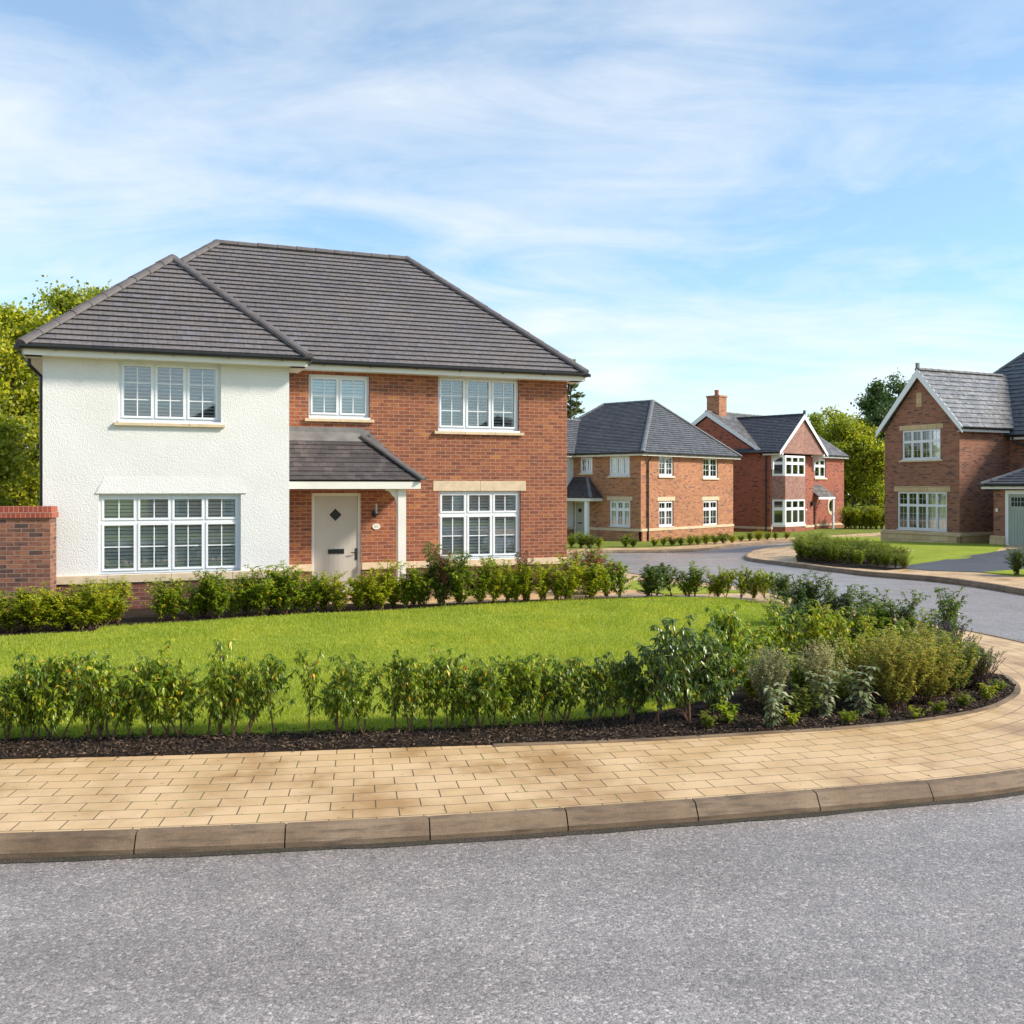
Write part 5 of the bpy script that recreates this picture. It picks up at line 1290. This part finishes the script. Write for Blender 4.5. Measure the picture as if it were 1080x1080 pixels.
# -- shrubs against the house
G2='shrubs planted along the front of the white rendered house'
hs=[(-20,666,624,'bushy','lime',.8),(12,667,627,'bushy','lime',.9),(38,666,622,'bushy','lime',.8),(60,665,624,'bushy','lime',.85),(84,664,620,'bushy','lime',.8),(97,662,620,'bushy','lime',.8),(122,657,613,'bushy','lime',.75),
(168,655,617,'bushy','laurel',.75),(186,654,618,'bushy','laurel',.75),(204,653,617,'bushy','laurel',.75),(228,652,603,'bushy','laurel',.72),(246,650,618,'bushy','laurel',.7),(272,649,607,'bushy','laurel',.75),(298,648,597,'bushy','laurel',.72),(315,647,606,'bushy','laurel',.7),(328,646,610,'bushy','laurel',.75),
(356,645,610,'bushy','lime',.75),(378,644,613,'bushy','lime',.75),(402,643,597,'bushy','lime',.75),
(428,641,606,'bushy','laurel',.7),(446,640,602,'bushy','laurel',.75),(466,640,578,'bushy','laurel_dark',.62),(486,639,590,'bushy','laurel',.7),(506,638,592,'bushy','laurel',.65),(520,637,596,'bushy','lime',.65),(534,636,602,'bushy','laurel',.7),(555,635,598,'bushy','lime',.7),(572,634.5,598,'bushy','lime',.65),(588,634,600,'bushy','lime',.6),(600,633.5,596,'bushy','lime',.65)]
where=['at the foot of the brick garden wall','below the white wing window','between white wing and front door','before the beige door','below the brick part window','at the right corner of the white house']
hs+=[(26,664,628,'bushy','lime',.8),(72,662,626,'bushy','lime',.8),(110,659,620,'bushy','lime',.8),(216,650,612,'bushy','laurel',.7),(260,648,612,'bushy','laurel',.7),(286,647,605,'bushy','laurel',.7),(341,644,612,'bushy','lime',.7),(390,642,608,'bushy','lime',.7),(415,641,612,'bushy','laurel',.7),(437,640,604,'bushy','laurel',.7),(544,636,604,'bushy','lime',.65)]
hs.sort()
for i,t in enumerate(hs):
    t=(t[0],t[1],t[2]-8,t[3],t[4],t[5]*1.2)
    w_=where[0] if t[0]<62 else where[1] if t[0]<255 else where[2] if t[0]<332 else where[3] if t[0]<410 else where[4] if t[0]<552 else where[5]
    c_={'lime':'bright green','laurel':'mid green','laurel_dark':'dark green tall'}[t[4]]
    spot(*t,f'{c_} bush {w_}, {ORD[i]} from left',G2,n=5)
G3='separate small shrubs between the lawn and the far road'
for i,(px,yb,yt,m) in enumerate([(622,633,592,'lime'),(640,632,594,'laurel'),(654,631,594,'laurel'),(684,630,595,'laurel_dark'),(693,630,598,'laurel_dark'),(708,629.5,594,'laurel_dark'),(726,629,592,'laurel'),(733,629,603,'laurel_dark'),(748,629,616,'lime'),(757,629.5,598,'lime'),(765,630,602,'lime'),(782,631,600,'lime'),(795,631,606,'lime'),(806,632,603,'lime'),(818,634,604,'laurel'),(828,637,605,'laurel_dark')]):
    c_={'lime':'light green','laurel':'mid green','laurel_dark':'dark green'}[m]
    spot(px,yb,yt-2,'laurel' if i%3 else 'bushy',m,.9,f'small {c_} shrub, {ORD[i]} from left in the gappy row beyond the lawn',G3,n=5)
# red tipped shrubs
G4='red tipped shrubs near the house corner'
spot(553,634,578,'bushy','redtip',.55,'red tipped shrub rising in front of the stone band right of the window',G4,seed=1)
spot(466,640,576,'bushy','redtip',.42,'red tipped shrub under the left side of the lower brick part window',G4,seed=2)
spot(622,626,578,'bushy','redtip',.85,'red flowered bush just right of the brick house corner',G4,seed=3)
spot(640,629,588,'bushy','redtip',.8,'red tipped lower bush furthest right of the house corner',G4,seed=4)
spot(608,622,575,'bushy','lime',.9,'round yellow green bush behind the red flowered bush at the house corner',G4,seed=0)
spot(625,616,575,'bushy','laurel',1.0,'round green bush behind the red flowered bush, beside the road',G4,seed=3)
# -- around house two / three
G5='low shrubs in front of the orange brick house'
l5=[(603,577,562),(612,577.5,560),(622,578,562),(632,578,566),(660,577,562),(668,577,566),(690,576,566),(700,575.5,565),(709,575.5,564),(718,575,565),(727,575,563),(736,574.5,564),(745,574,562),(754,573.5,562),(763,573,560),(772,572.5,562),(782,571,563),(791,570.5,560),(800,570,558),(809,569.5,560),(818,569,560),(829,568.5,560)]
for i,(px,yb,yt) in enumerate(l5):
    w_='by the orange house left of its downpipe' if i<6 else 'along the orange house side wall' if i<16 else 'before the dark red gable wall'
    spot(px,yb,yt,'bushy',['lime','laurel','hyper_green'][i%3],1.15,f'low shrub {w_}, {ORD[i]} from left',G5,n=4)
# -- hedge on the peninsula
G6='bushes of the low hedge in front of the right-hand house'
k=0
for rowi,(y0,y1) in enumerate(((585.5,589),(588.5,594.5),(590.5,599.5))):
    n=13 if rowi else 11
    for j in range(n):
        px=845+(108-(16 if rowi==0 else 0))*j/(n-1)+R.uniform(-2,2); f=j/(n-1); yb=y0+(y1-y0)*f
        hgt=(26-8*f) if rowi<2 else (25-8*f)
        place_=('back','middle','front')[rowi]
        p=gp(px,yb,.13); h=hgt/F_PX*p.y
        place_shrub('fine' if R.random()<.5 else 'bushy','hyper_green' if (j+rowi)%3 else 'laurel',p.x,p.y,h,.85,f'hedge bush in the {place_} line of the far low hedge, {ORD[j]} from left',G6,seed=R.randrange(4))
spot(1072,606.5,576,'bushy','laurel_dark',.9,'dark rounded bush at the right picture edge beside the driveway','bushes beside the driveway',seed=2)
spot(1088,607,578,'bushy','laurel_dark',.9,'dark bush cut by the right picture edge beside the driveway','bushes beside the driveway',seed=3)
G7='bushes of the back hedge between the two right-hand houses'
for i in range(9):
    px=891+5.6*i; p=gx(px,66+R.uniform(-.5,.5),.1)
    place_shrub('bushy','laurel' if i%2 else 'lime',p.x,p.y,1.55+R.uniform(-.15,.2),.9,f'tall hedge bush under the far trees, {ORD[i]} from left',G7,seed=R.randrange(4))

# -- trees
def tree(name,label,cat,x,y,h,cr,crown_w,mat,seed,leaf=.10,nleaf=16000,trunk_r=.16,base=.25,group=None,conifer=False,nb=None,gap=1.0):
    rr=random.Random(seed); rg=np.random.default_rng(seed); e=empty(name,(x,y,g(x,y)+.05)); tag(e,label,cat,group)
    tb=MB(); tips=[]
    def branch(p,d,ln,r,depth):
        n=4; ps=[Vector(p)]; rs=[r]; q=Vector(p); d=Vector(d).normalized()
        for k in range(n):
            d=(d+Vector((rr.gauss(0,.16),rr.gauss(0,.16),rr.gauss(0,.10)+.05))).normalized(); q=q+d*(ln/n); ps.append(q.copy()); rs.append(r*(1-.5*(k+1)/n))
        tb.tube(ps,rs,6 if depth<2 else 4,cap=False)
        if depth>=3: tips.append((q.copy(),ln)); tips.append((ps[2].copy(),ln*.8)); return
        m=rr.choice([3,4]) if depth else 0
        for j in range(m):
            b=rr.uniform(0,6.283); s=Vector((math.cos(b),math.sin(b),rr.uniform(.1,.7)))
            f=rr.uniform(.35,1.0); i0=min(n,int(f*n)); branch(ps[i0],(d*.7+s*.9),ln*rr.uniform(.5,.75),rs[i0]*.65,depth+1)
        tips.append((q.copy(),ln*.6))
    if not conifer:
        top=Vector((rr.gauss(0,.2),rr.gauss(0,.2),h*.8)); ps=[Vector((0,0,-.2))]; rs=[trunk_r*1.25]
        for k in range(1,7): f=k/6; ps.append(Vector((top.x*f+rr.gauss(0,.08),top.y*f+rr.gauss(0,.08),h*.8*f))); rs.append(trunk_r*(1-.85*f))
        tb.tube(ps,rs,9,cap=False)
        for k in range(nb or 15):
            f=base+(1-base)*(k+.5)/(nb or 15); z=h*.8*f; a=k*2.4+rr.uniform(-.4,.4)
            i0=f*6; i=min(5,int(i0)); p=ps[i].lerp(ps[i+1],i0-i)
            ln=crown_w*(.95-.55*abs(f-.45)*1.2)*rr.uniform(.75,1.1)*.62
            branch(p,(math.cos(a),math.sin(a),rr.uniform(.15,.6)+f*.9),ln,trunk_r*.42*(1-.6*f),1)
        T=np.array([t[0] for t in tips]); S=np.array([t[1] for t in tips])
        idx=rg.integers(0,len(T),nleaf); c=T[idx]+rg.normal(0,1,(nleaf,3))*np.array([1,1,.75])*(S[idx,None]*.22*gap+.10)
        dd=rg.normal(0,1,(nleaf,3)); dd[:,2]-=.2; sd=rg.normal(0,1,(nleaf,3))
        L=leaf*rg.uniform(.6,1.3,nleaf)
        me=simple_leaf_mesh('crown',M[mat],c,dd,sd,L,L*.72)
    else:
        tb.tube([(0,0,-.2),(0,0,h*.5),(0,0,h)],[trunk_r,trunk_r*.55,.02],8,cap=False); C=[];DD=[]
        nbr=nb or 70
        for k in range(nbr):
            f=base+(1-base)*k/nbr; z=h*f; a=k*2.4; ln=crown_w*.5*(1-f)**.75*rr.uniform(.65,1.1)+.25
            d=Vector((math.cos(a),math.sin(a),rr.uniform(-.05,.35))).normalized(); ps=[Vector((0,0,z)),Vector((0,0,z))+d*ln*.5,Vector((0,0,z))+d*ln+Vector((0,0,ln*.12))]
            tb.tube(ps,[.035,.025,.01],4,cap=False); m=max(4,int(nleaf/nbr*ln/(crown_w*.35)))
            for j in range(m):
                t=rr.random()**.6; q=ps[0].lerp(ps[2],t)+Vector((rr.gauss(0,.16),rr.gauss(0,.16),rr.gauss(0,.12)))*(.35+ln*.35)*gap; C.append(q); DD.append((d.x+rr.gauss(0,.5),d.y+rr.gauss(0,.5),rr.gauss(.2,.4)))
        C=np.array(C); DD=np.array(DD); n_=len(C); L=leaf*rg.uniform(.7,1.4,n_)
        me=simple_leaf_mesh('crown',M[mat],C,DD,rg.normal(0,1,(n_,3)),L,L*.45)
    tb.build('trunk',M['bark_tree'],e,smooth_=True)
    o=bpy.data.objects.new('crown',me); col.objects.link(o); o.parent=e
    return e
def T(px,Y,ytop,wpx,*a,**k):
    p=gx(px,Y,0); h=((HY-ytop)/F_PX*Y+CAM_H-g(p.x,p.y))*1.10; cw=wpx/F_PX*Y
    return p.x,p.y,h,cw
GT='trees behind the white rendered house'
for (px,Y,yt,w,mat,lab,sd,n) in [(18,27,330,110,'tree_lime','bright yellow green tree at the left picture edge behind the garden wall',11,26000),(72,30,312,95,'tree_lime','yellow green tree just behind the left end of the white wing roof',12,22000),(118,33,292,90,'tree_lime','yellow green tree whose top shows highest above the wing roof',13,20000),(-40,31,330,120,'tree_mid','green tree cut by the left picture edge',14,18000),(-25,24,430,90,'tree_mid','smaller dark tree low behind the garden wall at the picture edge',16,14000)]:
    x,y,h,cw=T(px,Y,yt,w); tree('tree',lab,'tree',x,y,h,1,cw,mat,sd,leaf=.115,nleaf=n,group=GT,base=.12)
GB='trees beyond the two right-hand houses'
for (px,Y,yt,w,mat,lab,sd,n) in [(862,92,448,45,'tree_mid','green tree just behind the red brick house roof',21,9000),(886,80,441,52,'tree_mid','rounded mid green tree right of the red brick house, standing back',22,12000),(899,80,457,50,'tree_lime','yellow green tree with a visible trunk between the two right-hand houses',23,14000),(921,78,470,46,'tree_lime','yellow green tree close to the left edge of the steep gable',24,12000),(912,84,452,48,'tree_mid','mid green tree behind the yellow green ones at the gap between the houses',25,12000),(936,82,436,60,'tree_dark','dark green tree top rising behind the steep gable foot',26,14000),(878,82,505,34,'tree_mid','low green tree beside the right wall of the red brick house',27,8000)]:
    x,y,h,cw=T(px,Y,yt,w); tree('tree',lab,'tree',x,y,h,1,cw,mat,sd,leaf=.20,nleaf=n,group=GB,base=.2,trunk_r=.22)
x,y,h,cw=T(936,96,416,66); tree('tree','tallest dark green tree with irregular crown, behind the steep gable house','tree',x,y,h,1,cw,'tree_dark',33,leaf=.26,nleaf=30000,group=GB,base=.12,trunk_r=.3,nb=20)
x,y,h,cw=T(602,68,395,38); tree('pine_tree','airy grey green pine showing just right of the white house roof corner','tree',x,y,h,1,cw,'pine',32,leaf=.26,nleaf=9000,conifer=True,base=.15,nb=46,gap=1.0)
# far woodland on the horizon, one mass
rg=np.random.default_rng(5); n=42000
ang=rg.uniform(-1.25,1.25,n); rad=rg.uniform(135,150,n); hh=6.5+1.8*np.sin(ang*23)+1.2*np.sin(ang*61+1)
P_=np.stack([np.sin(ang)*rad,np.cos(ang)*rad,rg.uniform(-.6,1,n)*hh],1)
me=simple_leaf_mesh('woodland',M['tree_mid'],P_,rg.normal(0,1,(n,3)),rg.normal(0,1,(n,3)),rg.uniform(.8,1.6,n),rg.uniform(.6,1.2,n))
o=bpy.data.objects.new('woodland',me); col.objects.link(o); tag(o,'low far woodland along the horizon','woodland',kind='stuff')

# ---------------------------------------------------------------- grass blades and bark chips
def inside(poly, x, y):
    poly=np.asarray(poly); c=np.zeros(len(x),bool); j=len(poly)-1
    for i in range(len(poly)):
        xi,yi=poly[i]; xj,yj=poly[j]
        m=((yi>y)!=(yj>y))&(x<(xj-xi)*(y-yi)/((yj-yi) or 1e-9)+xi); c^=m; j=i
    return c
def scatter(poly, n, seed, dens=None):
    rg=np.random.default_rng(seed); a=np.asarray(poly); lo=a.min(0); hi=a.max(0)
    lo[0]=max(lo[0],-9.5)
    x=rg.uniform(lo[0],hi[0],n); y=rg.uniform(lo[1],hi[1],n)
    if dens is not None: y=lo[1]+(hi[1]-lo[1])*rg.random(n)**dens
    m=inside(poly,x,y); m&=(np.abs(x)<y*.56+.3)
    return x[m],y[m],rg
gv=np.vectorize(g)
x,y,rg=scatter(lawn,330000,1,1.6); n=len(x); z=gv(x,y)+.148
hh=rg.uniform(.022,.05,n)*(1+.25*np.sin(x*1.7)*np.sin(y*2.1)); a=rg.uniform(0,6.283,n); w=.0035+.0012*(y-8)/4
bx_=np.cos(a)*w; by_=np.sin(a)*w; lean=rg.normal(0,.014,(n,2))
V=np.stack([np.stack([x-bx_,y-by_,z],1),np.stack([x+bx_,y+by_,z],1),np.stack([x+lean[:,0],y+lean[:,1],z+hh],1)],1).reshape(-1,3)
me=np_mesh('grass',V,np.arange(n*3).reshape(-1,3),M['blade']); o=bpy.data.objects.new('grass',me); col.objects.link(o); tag(o,'short mown grass covering the front lawn','grass',kind='stuff')
mulch_poly=[tuple(p) for p in bedline]+tipside[:3]+[(3.6,12.5),(2.3,9.9),(0.6,9.2),(-2,8.8),(-5.6,8.5)]
x,y,rg=scatter(mulch_poly,150000,2); n=len(x); z=gv(x,y)+.130+rg.uniform(0,.022,n)
d=rg.normal(0,1,(n,3)); d[:,2]*=.35; s=rg.normal(0,1,(n,3)); s[:,2]*=.4
me=leaf_mesh('bark_chips',M['chip'],np.stack([x,y,z],1),d,np.cross(d,s),rg.uniform(.015,.055,n),rg.uniform(.008,.020,n),.3,.05)
o=bpy.data.objects.new('bark_chips',me); col.objects.link(o); tag(o,'dark bark chips covering the planting beds','bark mulch',kind='stuff')

# ---------------------------------------------------------------- sky, sun, camera
SUN_AZ,SUN_EL=math.radians(101),math.radians(36)
w=bpy.data.worlds.new('World'); scene.world=w; w.use_nodes=True; nt=w.node_tree; nt.nodes.clear()
def wn(t,**k):
    nd=nt.nodes.new(t)
    for a,b in k.items(): setattr(nd,a,b)
    return nd
lk=nt.links.new
out=wn('ShaderNodeOutputWorld'); bg=wn('ShaderNodeBackground'); lk(bg.outputs[0],out.inputs[0]); bg.inputs[1].default_value=0.10
sky=wn('ShaderNodeTexSky',sky_type='NISHITA'); sky.sun_disc=False; sky.sun_elevation=SUN_EL; sky.sun_rotation=SUN_AZ; sky.air_density=1.0; sky.dust_density=0.6; sky.ozone_density=1.5
tc=wn('ShaderNodeTexCoord'); sx=wn('ShaderNodeSeparateXYZ'); lk(tc.outputs['Generated'],sx.inputs[0])
def mth(op,a,b=0.0,c=None,clamp=False):
    m=wn('ShaderNodeMath',operation=op); m.use_clamp=clamp
    for s_,v in zip(m.inputs,(a,b,c)):
        if v is None: continue
        if hasattr(v,'is_linked'): lk(v,s_)
        else: s_.default_value=v
    return m.outputs[0]
zc=mth('ADD',mth('MAXIMUM',sx.outputs[2],0.0),0.24)
cx_=mth('DIVIDE',sx.outputs[0],zc); cy_=mth('DIVIDE',sx.outputs[1],zc)
cb=wn('ShaderNodeCombineXYZ'); lk(cx_,cb.inputs[0]); lk(cy_,cb.inputs[1])
def cloud(scale,rot,stretch,loc,detail,rough,dist):
    mp=wn('ShaderNodeMapping'); mp.inputs['Rotation'].default_value=(0,0,rot); mp.inputs['Scale'].default_value=(stretch[0],stretch[1],1); mp.inputs['Location'].default_value=loc
    lk(cb.outputs[0],mp.inputs[0]); ns=wn('ShaderNodeTexNoise'); lk(mp.outputs[0],ns.inputs['Vector'])
    ns.inputs['Scale'].default_value=scale; ns.inputs['Detail'].default_value=detail; ns.inputs['Roughness'].default_value=rough; ns.inputs['Distortion'].default_value=dist
    return ns.outputs[0]
c1=cloud(1.15,math.radians(-32),(0.85,1.2),(3.1,1.7,0),7,.56,.6)
c2=cloud(3.0,math.radians(-28),(0.6,1.3),(7.3,2.2,0),8,.62,.9)
c3=cloud(.45,0,(1,1),(1.2,5.3,0),3,.5,.2)
cm=mth('ADD',mth('ADD',mth('MULTIPLY',c1,.62),mth('MULTIPLY',c2,.42)),mth('MULTIPLY',c3,.04))
# thinner towards the right, as the cirrus bank ends there
cm=mth('ADD',cm,mth('MULTIPLY',sx.outputs[0],-.05))
lowsky=mth('MULTIPLY',mth('SUBTRACT',0.22,sx.outputs[2],None,True),.42)
cm=mth('ADD',cm,lowsky); cm=mth('SUBTRACT',cm,mth('MULTIPLY',mth('SUBTRACT',sx.outputs[2],0.22,None,True),.32))
rp=wn('ShaderNodeValToRGB'); rp.color_ramp.elements[0].position=.42; rp.color_ramp.elements[0].color=(.20,.20,.20,1); rp.color_ramp.elements[1].position=.69; rp.color_ramp.elements[1].color=(.88,.88,.88,1)
lk(cm,rp.inputs[0])
mx=wn('ShaderNodeMix',data_type='RGBA'); lk(rp.outputs[0],mx.inputs[0])
tint=wn('ShaderNodeMix',data_type='RGBA',blend_type='MULTIPLY'); tint.inputs[0].default_value=1; lk(sky.outputs[0],tint.inputs[6]); tint.inputs[7].default_value=(0.86,1.28,1.42,1)
lk(tint.outputs[2],mx.inputs[6]); mx.inputs[7].default_value=(6.4,6.6,6.75,1); lk(mx.outputs[2],bg.inputs[0])

sl=bpy.data.lights.new('sun','SUN'); sl.energy=3.5; sl.angle=math.radians(8); sl.color=(1.0,.90,.77)
so=bpy.data.objects.new('sun',sl); col.objects.link(so)
S=Vector((math.sin(SUN_AZ)*math.cos(SUN_EL),math.cos(SUN_AZ)*math.cos(SUN_EL),math.sin(SUN_EL)))
so.rotation_euler=S.to_track_quat('Z','Y').to_euler(); so.location=(30,0,30)
cd=bpy.data.cameras.new('camera'); co=bpy.data.objects.new('camera',cd); col.objects.link(co); scene.camera=co
cd.sensor_width=36; cd.lens=36*F_PX/1080; cd.shift_y=-(540-HY)/1080; cd.shift_x=0; cd.clip_end=1200; cd.clip_start=.05
co.location=(0,0,CAM_H); co.rotation_euler=(math.radians(90),0,0)
vs=scene.view_settings; vs.view_transform='Standard'; vs.look='None'; vs.exposure=0.68; vs.gamma=1
scene.cycles.max_bounces=6; scene.cycles.transparent_max_bounces=8
